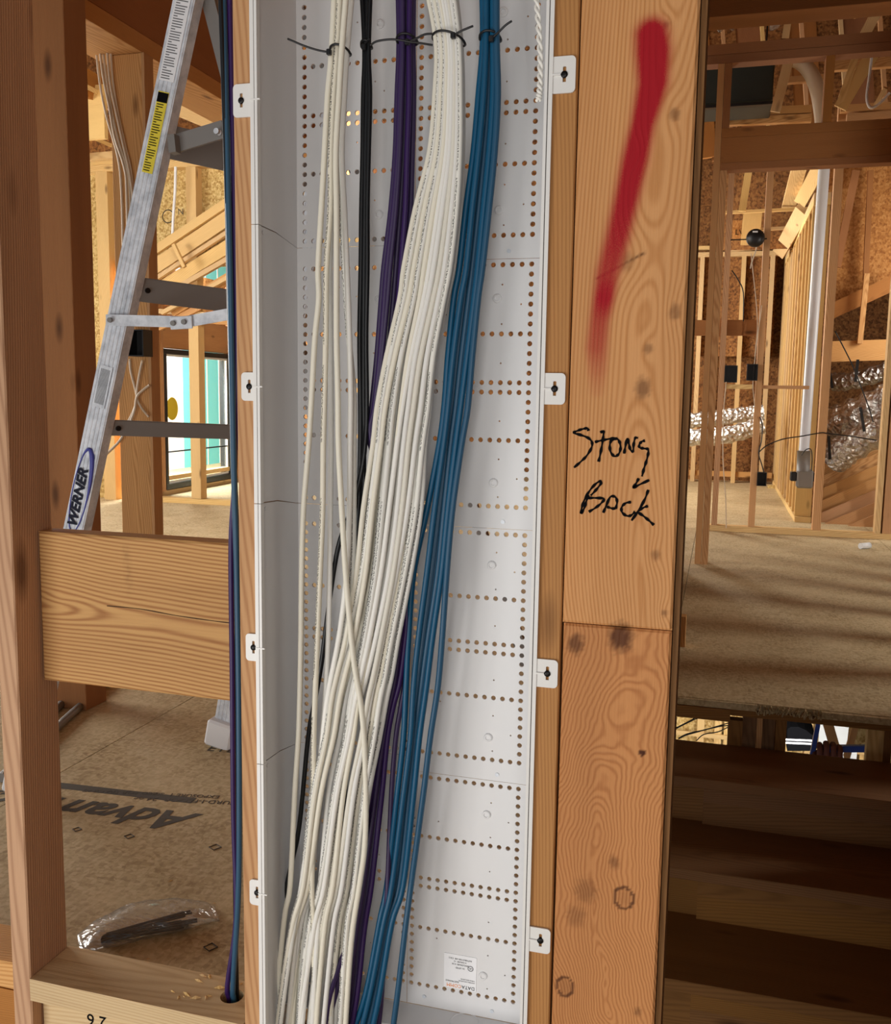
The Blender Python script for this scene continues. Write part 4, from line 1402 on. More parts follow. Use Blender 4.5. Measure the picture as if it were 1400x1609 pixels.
# spreader
pj, _t = on_rail(F1a, F1b, 503)
sp = empty('spreader', pj); reparent(sp, lad)
ys_ = pj.y - .012
A_, B_, C_ = PY(172, 503, ys_), PY(291, 506, ys_), PY(420, 483, ys_ + .02)
bpy.context.view_layer.update()
for nm, a, b, w_ in (('spreader_bar', A_, B_, 20), ('spreader_bar', B_, C_, 20)):
    onto(stick(nm, a - (b - a).normalized() * .008, b + (b - a).normalized() * .008, w_ * .0012, .004, ALU), sp)
a, b = PY(268, 508, ys_ - .005), PY(302, 506, ys_ - .005)
onto(stick('hinge_plate', a, b, .027, .004, ALU, None, (0, 1, 0), .001), sp)
for px_, py_ in ((174, 503), (273, 508), (290, 506)):
    p = PY(px_, py_, ys_ - .008)
    onto(cyl('rivet', p, p + Vector((0, -.006, 0)), .0055, DULL_ALU, None, 10), sp)
# top bracket by the upper step
onto(stick('shelf_bracket', PY(270, 228, .70), PY(352, 203, .72), .036, .006, DULL_ALU), lad)
onto(stick('bracket_end', PY(268, 228, .69), PY(279, 226, .69), .036, .02, GREYPVC), lad)
p = PY(344, 208, .71); onto(cyl('rivet', p, p + Vector((0, -.012, 0)), .006, ALU, None, 10), lad)


# stickers on the rail (flat print on the face)
def rail_pt(py): return on_rail(F1a, F1b, py)[0]


Zr = (F1b - F1a).normalized()
Xr = mw1.to_3x3().col[0].normalized(); Yr = mw1.to_3x3().col[1].normalized()
for nm, pa, pb, mt, wd in (('instruction_label', 128, -14, PAPER, .036), ('warning_label', 272, 145, YELLOW, .026), ('approval_label', 640, 575, ALU, .032)):
    a, b = rail_pt(pa), rail_pt(pb)
    lb_ = stick(nm, a - Yr * .0030 , b - Yr * .0030, wd, .0008, mt, None, tuple(Yr)); onto(lb_, lad)
    vs, fs = [], []
    L = (b - a).length
    n = int(L / .0052) if nm != 'approval_label' else 10
    for i in range(1, n):
        tt = i / n
        half = wd * (.40 if i % 5 else .15) * random.uniform(.7, 1)
        c = a + (b - a) * tt - Yr * .0036
        if nm == 'approval_label':
            c = (a + b) / 2 - Yr * .0036 + Xr * (wd * .42 * (2 * tt - 1))
            p_ = [c + Zr * L * .42 - Xr * .0007, c + Zr * L * .42 + Xr * .0007, c - Zr * L * .42 + Xr * .0007, c - Zr * L * .42 - Xr * .0007]
        else:
            h_ = .0010
            c = c - Xr * (wd * .40 - half)
            p_ = [c - Xr * half - Zr * h_, c + Xr * half - Zr * h_, c + Xr * half + Zr * h_, c - Xr * half + Zr * h_]
        k0 = len(vs); vs += p_; fs.append((k0, k0 + 1, k0 + 2, k0 + 3))
    pr_ = mesh_obj('printed_lines', vs, fs, GREYINK if nm != 'warning_label' else INK, None); pr_['kind'] = 'stuff'; onto(pr_, lb_)
    if nm == 'warning_label':
        e_ = b - Zr * .012 - Yr * .0034
        onto(stick('label_header', e_ - Zr * .010, e_ + Zr * .010, wd * .98, .0008, INK, None, tuple(Yr)), lb_)
# maker's oval and name
pc = rail_pt(775)
onto(text('printed_name', 'WERNER', .034, M4(pc - Yr * .0046 - Zr * .012 - Xr * .002, Zr, -Xr, -Yr), plain('name_print', srgb(40, 42, 54), .7, spec=.1), None, .0002, 'CENTER', .25, .0012), lad)
ov = [pc + Zr * .006 + Zr * (.098 * math.cos(a * math.pi / 20)) + Xr * (.021 * math.sin(a * math.pi / 20)) - Yr * .0030 for a in range(41)]
onto(link('printed_oval', tube_mesh(ov, [.0014 + .0042 * max(0, math.cos((a - 4) * math.pi / 20)) ** 2 for a in range(41)], 6, tuple(-Yr), False), NAVY), lad)

# two metal conduits lying on the floor
for i, (a, b) in enumerate((((88, 1152), (172, 1076)), ((88, 1122), (128, 1085)))):
    p, q = PZ(a[0], a[1] - 8, .012), PZ(b[0], b[1] - 8, .012)
    d_ = (q - p).normalized()
    props(cyl('metal_conduit', p - d_ * .35, q + d_ * .8, .012, DULL_ALU, None, 10), ('longer', 'shorter')[i] + ' grey metal conduit lying on the floor at lower left' + (', nearer the wall' if i == 0 else ', behind the longer one'), 'conduit')

# ------------------------------------------------------------------ clear bag of zip ties on the floor
t = NT('clear_bag_plastic')
g = t.add('ShaderNodeTexCoord').outputs['Object']
nz = t.add('ShaderNodeTexNoise', {'Vector': t.add('ShaderNodeMapping', {'Vector': g, 'Scale': (12, 40, 40)}).outputs[0], 'Scale': 1.0, 'Detail': 3.0}).outputs[0]
bmp = t.add('ShaderNodeBump', {'Strength': 1.0, 'Distance': .012, 'Height': nz})
tr = t.add('ShaderNodeBsdfTransparent', {0: (.95, .95, .95, 1)})
gl = t.add('ShaderNodeBsdfGlossy', {'Roughness': .12, 'Normal': bmp.outputs[0]})
df = t.add('ShaderNodeBsdfDiffuse', {0: (.85, .85, .85, 1), 'Normal': bmp.outputs[0]})
m1 = t.add('ShaderNodeMixShader', {0: .10}); t.t.links.new(tr.outputs[0], m1.inputs[1]); t.t.links.new(df.outputs[0], m1.inputs[2])
lw_ = t.add('ShaderNodeLayerWeight', {'Blend': .35, 'Normal': bmp.outputs[0]})
m2 = t.add('ShaderNodeMixShader', {0: t.math('MULTIPLY_ADD', lw_.outputs['Fresnel'], .5, .05)})
t.t.links.new(m1.outputs[0], m2.inputs[1]); t.t.links.new(gl.outputs[0], m2.inputs[2])
t.t.links.new(m2.outputs[0], t.n['Material Output'].inputs[0])
BAG = t.m
ca, cb = PZ(124, 1476, .012), PZ(340, 1428, .012)
bd = (cb - ca); bl = bd.length; bd.normalize()
bn = Vector((-bd.y, bd.x, 0)); bn.z = 0; bn.normalize()
bag = empty('plastic_bag', (ca + cb) / 2)
props(bag, 'crumpled clear plastic bag holding black zip ties on the subfloor', 'bag')
NB, MB_ = 30, 18
vs, fs = [], []
rb = random.Random(4)
for i in range(NB + 1):
    s_ = i / NB
    hw = .022 + .030 * math.sin(math.pi * min(1, .15 + s_ * .75)) ** 1.2
    hh = .019 * math.sin(math.pi * s_) ** .7 + .003 if 0 < s_ < 1 else .003
    for k in range(MB_):
        a = 2 * math.pi * k / MB_
        cr2 = 1 + .18 * mnoise.noise(Vector((s_ * 9, k * .9, 1.3))) + .1 * mnoise.noise(Vector((s_ * 30, k * 2.1, 5)))
        p = ca + bd * (bl * s_) + bn * (hw * math.cos(a) * cr2)
        p.z = max(.0008, hh + hh * math.sin(a) * cr2)
        vs.append(p)
for i in range(NB):
    for k in range(MB_):
        fs.append((i * MB_ + k, i * MB_ + (k + 1) % MB_, (i + 1) * MB_ + (k + 1) % MB_, (i + 1) * MB_ + k))
fs += [tuple(range(MB_)), tuple(reversed(range(NB * MB_, (NB + 1) * MB_)))]
reparent(mesh_obj('bag_film', vs, fs, BAG, None, True), bag)
for i in range(16):
    o_ = rb.uniform(-.012, .012)
    s0_, s1_ = .17 + rb.uniform(-.03, .03), .76 + rb.uniform(-.10, .08)
    z0_, z1_ = .004 + .0022 * (i % 6), .004 + .0022 * ((i * 5) % 7)
    p = ca + bd * (bl * s0_) + bn * (o_ * .6 - .008); q = ca + bd * (bl * s1_) + bn * (o_ * 2.0 - .012)
    mid = (p + q) / 2 + bn * rb.uniform(-.003, .003)
    p.z, mid.z, q.z = z0_, (z0_ + z1_) / 2 + .002, z1_
    props(tube('zip_tie', [p, mid, q], .0021, BLACK, None, 5, 4), 'black zip tie packed inside the clear bag on the subfloor', 'cable tie', 'zip ties in the bag')

# ================================================================== RIGHT SIDE
# --- edge of the upper floor over the stairwell
ye = 1.955
edge = empty('floor_edge', (0.3, ye, 0)); edge['kind'] = 'structure'; edge.name = 'trim_2'
box('edge_strip', -.13, .155, ye, ye + .012, -.021, -.0005, OSB_FLOOR, edge)
box('edge_strip', .345, 1.05, ye - .006, ye + .012, -.021, -.0005, OSB_FLOOR, edge)
rs = random.Random(9)
vs, fs = [], []
for i in range(70):       # chewed, splintered strands of the sheathing edge
    x = .155 + .19 * i / 70
    w_, h_ = rs.uniform(.002, .006), rs.uniform(.008, .022)
    z_ = rs.uniform(-.022, -.006)
    y_ = ye - rs.uniform(-.004, .012)
    k0 = len(vs)
    tl = rs.uniform(-.006, .006)
    vs += [(x, y_, z_ - h_ / 2), (x + w_, y_ + .002, z_ - h_ / 2), (x + w_ + tl, y_ - .004, z_ + h_ / 2), (x + tl, y_, z_ + h_ / 2), (x + w_ / 2, ye + .014, z_ - h_ / 2), (x + w_ / 2 + tl, ye + .014, z_ + h_ / 2)]
    fs += [(k0, k0 + 1, k0 + 2, k0 + 3), (k0, k0 + 3, k0 + 5, k0 + 4), (k0 + 1, k0 + 4, k0 + 5, k0 + 2), (k0 + 3, k0 + 2, k0 + 5), (k0, k0 + 4, k0 + 1)]
sp_ = mesh_obj('splintered_edge', vs, fs, OSB_FLOOR, edge); sp_['kind'] = 'stuff'
# rim rail, posts under it
zr0, zr1 = -.045, -.023
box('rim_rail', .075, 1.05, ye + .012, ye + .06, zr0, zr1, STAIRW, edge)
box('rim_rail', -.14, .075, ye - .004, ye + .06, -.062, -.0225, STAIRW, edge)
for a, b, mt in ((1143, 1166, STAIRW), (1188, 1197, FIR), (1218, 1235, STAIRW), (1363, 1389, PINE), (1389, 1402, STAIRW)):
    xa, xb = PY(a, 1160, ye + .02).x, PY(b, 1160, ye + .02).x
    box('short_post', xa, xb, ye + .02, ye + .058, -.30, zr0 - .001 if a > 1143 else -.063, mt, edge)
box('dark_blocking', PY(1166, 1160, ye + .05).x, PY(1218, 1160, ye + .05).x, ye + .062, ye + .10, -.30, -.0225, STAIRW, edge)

# --- stairs in the shade
stairs = empty('staircase', (0.4, 1.4, -.6))
props(stairs, 'dark open wooden staircase beside the marked post', 'stairs')
yn = [1.661, 1.383, 1.104, .826, .55]
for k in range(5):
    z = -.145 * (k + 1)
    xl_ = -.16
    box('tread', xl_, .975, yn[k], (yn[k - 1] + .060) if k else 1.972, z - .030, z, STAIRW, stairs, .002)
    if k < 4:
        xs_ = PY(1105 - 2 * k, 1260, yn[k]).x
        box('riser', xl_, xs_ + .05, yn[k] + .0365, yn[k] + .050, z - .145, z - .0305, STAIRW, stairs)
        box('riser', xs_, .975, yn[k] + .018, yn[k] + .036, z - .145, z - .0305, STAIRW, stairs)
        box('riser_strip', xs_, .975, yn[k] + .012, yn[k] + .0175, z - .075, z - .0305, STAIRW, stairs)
slab('floor_landing', -1.2, .98, -3.0, .57, -.80, -.78, OSB_FLOOR)

# --- lower room seen through the slot under the floor
lf = slab('floor_lower', -1.5, 3.2, 2.2, 6.6, -2.72, -2.7, OSB_FLOOR)
lo = empty('wall_lower'); lo['kind'] = 'structure'
yl = 5.2
box('sheathing_panel', -1.5, 3.2, yl + .1, yl + .112, -2.7, -.3, OSB_WALL, lo)
for x in (-.47, -.36, -.30, -.05, .06, .12, .5, .62, .95, 1.03, 1.35): box('stud', x, x + .045, yl, yl + .098, -2.7, -.3, PINE, lo)
zz = PY(1100, 1152, yl - .02).z
box('sill_rail', -1.5, 3.2, yl - .012, yl - .001, zz - .03, zz, PINE, lo)
box('drywall_panel', .70, .93, yl - .02, yl - .002, -2.6, -.4, WHITEW, lo)
o = mesh_obj('tmp', [], [], BLACK); bpy.data.objects.remove(o)
bk = [PY(p, q, 4.2) for p, q in ((1237, 1180), (1237, 1146), (1243, 1142), (1254, 1142), (1266, 1147), (1280, 1158), (1283, 1163), (1283, 1180))]
vs = [b_ for b_ in bk] + [b_ + Vector((0, .25, 0)) for b_ in bk]
n = len(bk)
o = mesh_obj('dark_tarp_bundle', vs, [tuple(range(n))[::-1], tuple(range(n, 2 * n))] + [(i, (i + 1) % n, n + (i + 1) % n, n + i) for i in range(n)], plain('black_cloth', srgb(14, 14, 16), 1.0, spec=0.0))
props(o, 'dark rounded bundle on the lower level seen through the slot under the floor', 'bundle')
for i, py_ in enumerate((1162, 1167)):
    a, b = PY(1234, py_, 3.9), PY(1282, py_ + 2, 3.9)
    props(stick('white_pipe', a, b, .007, .007, PVC), ('upper' if i == 0 else 'lower') + ' thin white pipe crossing before the dark bundle, lower level', 'pipe')
for i, L in enumerate([[(1058, 1146), (1085, 1132), (1110, 1117), (1122, 1108)], [(1058, 1147), (1090, 1131), (1118, 1120), (1130, 1112)], [(1066, 1160), (1080, 1153), (1110, 1146), (1145, 1136)],
                       [(1066, 1161), (1082, 1154), (1128, 1142), (1145, 1140)], [(1094, 1164), (1106, 1154), (1128, 1150), (1145, 1142)]]):
    props(tube('black_wire', [PY(p, q, 2.6 + .05 * i) for p, q in L], .0022, BLACK, None, 6, 4), 'thin black wire strung across the lit gap beside the post', 'wire', 'black wires in the lit gap')
o = pstick('blue_frame', (1287, 1128, 2.75), (1275, 1190, 2.75), 6, .02, BLUEPAINT)
props(o, 'upright blue metal ladder rail under the floor edge', 'ladder rail')
o = pstick('blue_frame', (1300, 1176, 2.75), (1368, 1176, 2.75), 9, .02, BLUEPAINT)
props(o, 'level blue metal bar held by the gloved hand under the floor edge', 'ladder bar')
props(pstick('timber_brace', (1300, 1134, 2.95), (1316, 1190, 2.95), 14, .03, FIR), 'slanted brown brace left of the gloved hand, lower level', 'brace')
props(pstick('timber_brace', (1345, 1136, 3.0), (1330, 1190, 3.0), 8, .03, FIR), 'slanted brown brace right of the gloved hand, lower level', 'brace')
props(pstick('plywood_offcut', (1350, 1140, 3.1), (1346, 1178, 3.1), 26, .012, OSB_WALL), 'pale plywood piece behind the blue bar, lower level', 'board')


def skin(name, chains, mat, parent=None, sub=2):
    """one continuous surface grown over connected joints: list of (points, radii)"""
    me = bpy.data.meshes.new(name)
    vs, es, rr = [], [], []
    for P, Rr, root in chains:
        prev = root
        for p, r_ in zip(P, Rr):
            vs.append(p); rr.append(r_)
            if prev is not None: es.append((prev, len(vs) - 1))
            prev = len(vs) - 1
    me.from_pydata([tuple(v) for v in vs], es, [])
    o = bpy.data.objects.new(name, me); COL.objects.link(o)
    md = o.modifiers.new('skin', 'SKIN')
    for i, r_ in enumerate(rr): me.skin_vertices[0].data[i].radius = (r_, r_)
    me.skin_vertices[0].data[0].use_root = True
    s_ = o.modifiers.new('sub', 'SUBSURF'); s_.levels = sub; s_.render_levels = sub
    dg = bpy.context.evaluated_depsgraph_get()
    m2 = bpy.data.meshes.new_from_object(o.evaluated_get(dg))
    bpy.data.objects.remove(o)
    return link(name, m2, mat, parent, True)


# gloved fist closed over the blue bar
hc = PY(1303, 1178, 2.75)
px = 3.9 / F
ch = [([hc + Vector((0, .05, -.22)), hc + Vector((0, .04, -.12)), hc + Vector((0, .03, -.045)), hc + Vector((0, .012, -.006))], [.034, .032, .034, .036], None)]
for i, (ox, hz2) in enumerate(((-.037, .020), (-.013, .027), (.012, .026), (.035, .018))):
    b0 = hc + Vector((ox, .012, -.002))
    ch.append(([b0, hc + Vector((ox, .004, hz2)), hc + Vector((ox * 1.02, -.030, hz2 - .006)), hc + Vector((ox * 1.03, -.036, hz2 - .040)), hc + Vector((ox, -.020, hz2 - .052))], [.013, .0125, .0118, .011, .009], 3))
ch.append(([hc + Vector((-.050, .0, -.018)), hc + Vector((-.056, -.024, -.024)), hc + Vector((-.040, -.042, -.030))], [.014, .012, .010], 2))
per = empty('person', hc + Vector((0, 0, -.22)))
props(per, 'person below the floor edge, only a brown-gloved hand gripping a blue bar shows', 'person')
g_ = skin('gloved_hand', ch, GLOVE); reparent(g_, per)

# --- framed opening behind the stairwell (y = 4.53): double post, header, cripples, plates
yo_ = 4.53
op = empty('wall_opening'); op['kind'] = 'structure'
zh0, zh1, zh2 = PY(1250, 262, yo_).z, PY(1250, 210, yo_).z, PY(1250, 195, yo_).z
zp0, zp1, zp2 = PY(1250, 91, yo_).z, PY(1250, 77, yo_).z, PY(1250, 60, yo_).z
xa, xm, xb = PY(1100, 700, yo_).x, PY(1110, 700, yo_).x, PY(1121, 700, yo_).x
box('post', xa, xm - .001, yo_, yo_ + .09, 0, zp0 - .001, FIR, op)
box('post', xm + .001, xb, yo_, yo_ + .09, 0, zh0 - .001, FIR, op)
box('header', xm + .001, 2.2, yo_, yo_ + .09, zh0 + .038, zh1 - .001, LVL, op)
box('header_plate', xm + .001, 2.2, yo_ - .001, yo_ + .09, zh0, zh0 + .037, LVL, op)
box('header_plate', xm + .001, 2.2, yo_, yo_ + .09, zh1, zh2, LVL, op)
box('cripple_stud', xm + .001, xb, yo_, yo_ + .09, zh2 + .001, zp0 - .001, LVL, op)
xc0, xc1 = PY(1296, 130, yo_).x, PY(1310, 130, yo_).x
box('cripple_stud', xc0, xc1, yo_, yo_ + .09, zh2 + .001, zp0 - .001, LVL, op)
box('cripple_stud', 1.05, 1.09, yo_, yo_ + .09, zh2 + .001, zp0 - .001, LVL, op)
box('top_plate', -.6, 2.2, yo_, yo_ + .09, zp0, zp1 - .001, LVL, op)
box('top_plate', -.6, 2.2, yo_, yo_ + .09, zp1 + .001, zp2, LVL, op)
zl_ = PY(1250, 88, yo_).z
# near dark beam across the very top
yb_ = 2.95
zq0, zq1 = PY(1250, 16, yb_).z, PY(1250, -90, yb_).z
o = box('header_beam', -.35, 2.4, yb_, yb_ + .14, zq0, zq1, LVL, None, .002)
props(o, 'dark deep beam crossing the very top right above the stairwell', 'beam')

# --- open stud wall (y = 6) with its plate on the floor
ya = 6.0
wa = empty('wall_partition'); wa['kind'] = 'structure'
box('bottom_plate', PY(1107, 834, ya).x, 2.2, ya, ya + .09, 0, .040, PINE, wa)
zta = PY(1250, 150, ya).z
for p0, p1, ref, mt in ((1117, 1126, 834, FIR), (1175, 1185, 834, FIR), (1276, 1289, 838, FIR), (1374, 1383, 840, PINE), (1386, 1400, 840, FIR)):
    upright('stud', p0, p1, ya, .041, zta, .089, mt, wa, ref)
upright('stud', 1397, 1420, ya + .4, 0, zta, .089, FIR, wa, 840)
zbk = PY(1200, 608, ya).z
box('fire_block', PY(1140, 608, ya).x, PY(1182, 608, ya).x, ya + .02, ya + .08, zbk - .016, zbk + .016, PINE, wa)
box('fire_block', PY(1198, 608, ya).x, PY(1272, 608, ya).x, ya + .02, ya + .08, zbk - .012, zbk + .012, FIR, wa)
zmb = PY(1160, 515, ya + .1).z
o = box('cross_board', PY(1085, 515, ya + .1).x, PY(1190, 515, ya + .1).x, ya + .0905, ya + .128, zmb - .055, zmb + .055, LVL)
props(o, 'short dark cross board behind the left studs of the open partition', 'board')


def ebox(px0, px1, py0, py1, y, label):
    root = empty('junction_box', PY((px0 + px1) / 2, (py0 + py1) / 2, y))
    props(root, label, 'electrical box')
    a, b = PY(px0, py0, y), PY(px1, py1, y)
    box('back_panel', a.x, b.x, y + .055, y + .06, b.z, a.z, BLACK, root)
    for q in ((a.x, a.x + .006, b.z, a.z), (b.x - .006, b.x, b.z, a.z), (a.x + .007, b.x - .007, a.z - .006, a.z), (a.x + .007, b.x - .007, b.z, b.z + .006)):
        box('side_panel', q[0], q[1], y, y + .054, q[2], q[3], BLACK, root)


ebox(1139, 1158, 574, 601, ya - .01, 'black junction box on the left of the second stud bay in the partition')
ebox(1174, 1190, 572, 598, ya - .07, 'black junction box on the left side of the third partition stud, mid height')
ebox(1190, 1204, 742, 764, ya - .02, 'black junction box low on the right of the third partition stud')
for L, lb in (([(1150, 425), (1160, 440), (1168, 460), (1168, 505)], 'black wire curving down by the second partition stud'),
              ([(1194, 655), (1198, 670), (1196, 695), (1192, 712), (1197, 730), (1201, 745)], 'black wire feeding the low junction box'),
              ([(1193, 710), (1205, 700), (1230, 690), (1262, 685), (1290, 680), (1300, 681), (1340, 686), (1378, 692)], 'thin brown wire strung level across the partition'),
              ([(1312, 520), (1325, 545), (1340, 575), (1350, 600), (1365, 640), (1372, 664)], 'dark wire slanting down past the silver ducts'),
              ([(1141, 600), (1137, 650), (1136, 720), (1140, 780), (1141, 830)], 'tan wire running down beside the first partition stud')):
    props(tube('black_wire', [PY(p, q, ya - .012) for p, q in L], .0045, BLACK if 'tan' not in lb else CABLE_JKT, None, 6, 4), lb, 'wire')
for i, L in enumerate(([(1180, 398), (1190, 500), (1186, 560)], [(1197, 480), (1189, 540), (1183, 600), (1186, 640)])):
    props(tube('power_cable', [PY(p, q, ya - .012) for p, q in L], .0032, CABLE_JKT, None, 6, 4), ('upper' if i == 0 else 'lower') + ' pale wire stapled along the third partition stud', 'wire')

# round black speaker shell hung between studs
sc_ = PY(1187, 374, ya - .06)
spk = empty('round_fixture', sc_)
props(spk, 'round black ceiling fixture hung between partition studs on a bar', 'fixture')
bm = bmesh.new(); bmesh.ops.create_uvsphere(bm, u_segments=24, v_segments=14, radius=.062)
for v in bm.verts:
    if v.co.y < 0: v.co.y *= .7
me = bpy.data.meshes.new('dome'); bm.to_mesh(me); bm.free(); g_attr(me)
o = link('shell', me, BLACK, None, True); o.location = sc_; reparent(o, spk)
reparent(cyl('hanger_bar', PY(1148, 377, ya - .06), PY(1205, 375, ya - .06), .004, BLACK, None, 8), spk)
reparent(tube('hanging_wire', [PY(p, q, ya - .05) for p, q in ((1189, 386), (1187, 396), (1182, 410), (1179, 422))], .0055, CABLE_JKT, None, 6, 4), spk)
o = box('fixture_label', sc_.x - .022, sc_.x + .012, sc_.y - .060, sc_.y - .056, sc_.z + .028, sc_.z + .038, PAPER); onto(o, spk)

# --- stud wall on the right of the far room, running away
xr = PZ(1245, 815, 0).x
st_ = empty('wall_side'); st_['kind'] = 'structure'
zt_s = PX(1300, 258, xr).z
y = 6.78
k = 0
while y < 10.3:
    box('stud', xr, xr + .12, y, y + .042, .045, zt_s - .09, PINE, st_)
    y += .36 if k % 3 else .31
    k += 1
box('bottom_plate', xr, xr + .12, 6.74, 10.35, 0, .044, PINE, st_)
box('top_plate', xr, xr + .12, 6.74, 10.35, zt_s - .089, zt_s - .046, PINE, st_)
box('top_plate', xr, xr + .12, 6.74, 10.35, zt_s - .045, zt_s, PINE, st_)
box('sheathing_panel', xr + .121, xr + .133, 6.74, 10.35, 0, zt_s, OSB_ROOF, st_)  # dark sheet colour stands in for the shade between the studs
# OSB knee panel low on the left of that wall
o = box('plywood_sheet', PY(1204, 800, 9.6).x, xr - .002, 9.6, 9.62, 0, PY(1204, 762, 9.6).z, OSB_WALL); props(o, 'pale plywood panel low at the end of the far stud wall', 'panel')
# far end wall of that room
yf = 10.2
fe = empty('wall_end'); fe['kind'] = 'structure'
for a, b in ((1090, 1170), (1170.5, 1216)):
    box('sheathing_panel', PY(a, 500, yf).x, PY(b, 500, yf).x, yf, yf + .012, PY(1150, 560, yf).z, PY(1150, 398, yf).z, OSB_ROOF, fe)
for a, b in ((1096, 1103), (1161, 1168), (1206, 1213)): upright('stud', a, b, yf - .1, 0, PY(1150, 398, yf).z, .09, PINE, fe, 500)
z_ = PY(1180, 402, yf - .1).z
box('top_plate', PY(1085, 400, yf).x, PY(1225, 400, yf).x, yf - .101, yf - .01, z_, z_ + .05, PINE, fe)
box('top_plate', PY(1085, 400, yf).x, PY(1225, 400, yf).x, yf - .101, yf - .01, z_ + .08, z_ + .12, PINE, fe)
z1_ = PY(1150, 745, yf - .05).z
box('rail', PY(1085, 700, yf).x, PY(1215, 700, yf).x, yf - .06, yf - .02, z1_ - .03, z1_ + .03, FIR, fe)
z1_ = PY(1150, 790, yf - .05).z
box('rail', PY(1085, 700, yf).x, PY(1215, 700, yf).x, yf - .06, yf - .02, z1_ - .05, z1_ + .03, FIR, fe)
# roof framing of the far room: lit joists and ties
ft = empty('joist_set', PY(1180, 300, 8.0))
props(ft, 'lit roof joists and ties at the top of the far room', 'joists')
pstick('joist', (1176, 270, 7.6), (1166, 332, 7.6), 10, .04, PINE, ft)
pstick('joist', (1256, 262, 7.2), (1239, 325, 8.3), 19, .04, PINE, ft)
pstick('joist', (1290, 258, 7.0), (1258, 318, 7.9), 18, .04, PINE, ft)
pstick('joist', (1262, 330, 7.6), (1224, 398, 9.4), 20, .04, PINE, ft)
pstick('tie', (1140, 334, 8.2), (1270, 328, 8.2), 4, .04, PINE, ft)
pstick('tie', (1190, 361, 8.6), (1240, 358, 8.6), 4, .04, PINE, ft)
pstick('tie', (1140, 392, 9.2), (1222, 386, 9.2), 7, .04, PINE, ft)
pstick('gusset', (1183, 332, 8.4), (1178, 385, 8.4), 26, .03, PINE, ft)
o = box('marked_block', PY(1151, 360, 8.5).x, PY(1172, 360, 8.5).x, 8.5, 8.53, PY(1160, 374, 8.5).z, PY(1160, 346, 8.5).z, OSB_ORANGE)
props(o, 'small orange board lettered L.V. left of the round black fixture', 'board')
onto(text('marker_lettering', 'LV.', .07, M4(PY(1163, 365, 8.497), (1, 0, 0), (0, 0, 1), (0, -1, 0)), INK), o)
box('roof_panel', PY(1120, 330, 8.9).x, PY(1300, 330, 8.9).x, 8.9, 8.92, PY(1180, 392, 8.9).z, 4.4, OSB_ROOF, ft)

# vent pipe with its pump fitting
pv = empty('vent_pipe', PY(1262, 715, ya + .5))
props(pv, 'white plastic vent pipe running down to a grey fitting behind the partition', 'pipe')
reparent(cyl('pipe', PY(1295, 262, ya + .5), PY(1263, 712, ya + .5), .040, PVC, None, 18, r2=.036), pv)
reparent(cyl('coupling', PY(1263, 708, ya + .5), PY(1262, 740, ya + .5), .048, GREYPVC, None, 18), pv)
a, b = PY(1253, 738, ya + .46), PY(1277, 768, ya + .46)
box('fitting_body', a.x, b.x, ya + .46, ya + .58, b.z, a.z, GREYPVC, pv, .012)
box('fitting_lug', a.x - .045, a.x, ya + .48, ya + .56, b.z + .05, a.z - .02, BLACK, pv, .006)
box('fitting_lug', b.x, b.x + .03, ya + .48, ya + .56, b.z + .05, a.z - .02, BLACK, pv, .006)
reparent(tube('cord', [PY(p, q, ya + .44) for p, q in ((1259, 716), (1266, 707), (1274, 706), (1276, 720), (1275, 740))], .004, BLACK, None, 6, 4), pv)

# attic side: ducts, truss, sloped planks, sheathing
yd = 7.3


def duct(name, L, rpx, y, label):
    pts = [PY(p, q, y + d) for p, q, d in L]
    path = spline(pts, 10)
    r0 = rpx * (y + 1.118) / F
    rr = [r0 * (1 + .09 * math.sin(i * 1.9) + .06 * mnoise.noise(Vector((i * .8, y, 1)))) for i in range(len(path))]
    o = link(name, tube_mesh(path, rr, 20), FOIL)
    return props(o, label, 'duct')


duct('insulated_duct', [(1308, 600, .4), (1340, 598, .3), (1420, 575, .2)], 13, yd, 'silver insulated duct just under the truss chord, topmost of the right ducts')
duct('insulated_duct', [(1308, 672, .1), (1340, 656, .0), (1420, 622, -.1)], 26, yd - .2, 'fat silver insulated duct in the middle of the right ducts')
duct('insulated_duct', [(1308, 722, .0), (1340, 700, -.1), (1420, 655, -.2)], 22, yd - .4, 'silver insulated duct lying on the sloped planks, lowest of the right ducts')
duct('insulated_duct', [(1080, 662, .5), (1140, 655, .4), (1200, 648, .4)], 12, 8.0, 'silver duct behind the left partition studs, upper of two')
duct('insulated_duct', [(1080, 688, .3), (1140, 684, .2), (1200, 668, .2)], 13, 7.9, 'silver duct behind the left partition studs, lower of two')
for i, (p, q, p2, q2) in enumerate(((1348, 565, 1344, 600), (1352, 640, 1358, 678), (1302, 575, 1308, 610), (1302, 685, 1304, 722))):
    o = pstick('duct_strap', (p, q, yd - .75), (p2, q2, yd - .75), 4, .006, BLACK); props(o, ('black strap round the topmost right duct', 'black strap round the middle right duct', 'black strap at the left of the topmost right duct', 'black strap at the left of the lowest right duct')[i], 'strap')
sl = empty('sloped_deck', PY(1330, 760, 7.0))
props(sl, 'sloped deck of orange planks under the silver ducts', 'planks')
xs0, xs1 = 1285, 1400
for i in range(7):
    yy_ = 742 + 19 * i
    pstick('plank', (xs0, yy_, 7.15 - .08 * i), (xs1, yy_ - 48, 7.15 - .08 * i), 17.5, .02, FIR, sl)
at = empty('attic_truss', PY(1345, 550, 7.3))
props(at, 'roof truss with a level chord and sloping chord behind the right partition bay', 'truss')
pstick('bottom_chord', (1290, 553, 7.3), (1420, 549, 7.3), 29, .04, FIR, at)
pstick('sloping_chord', (1290, 497, 7.35), (1420, 437, 7.35), 21, .04, LVL, at)
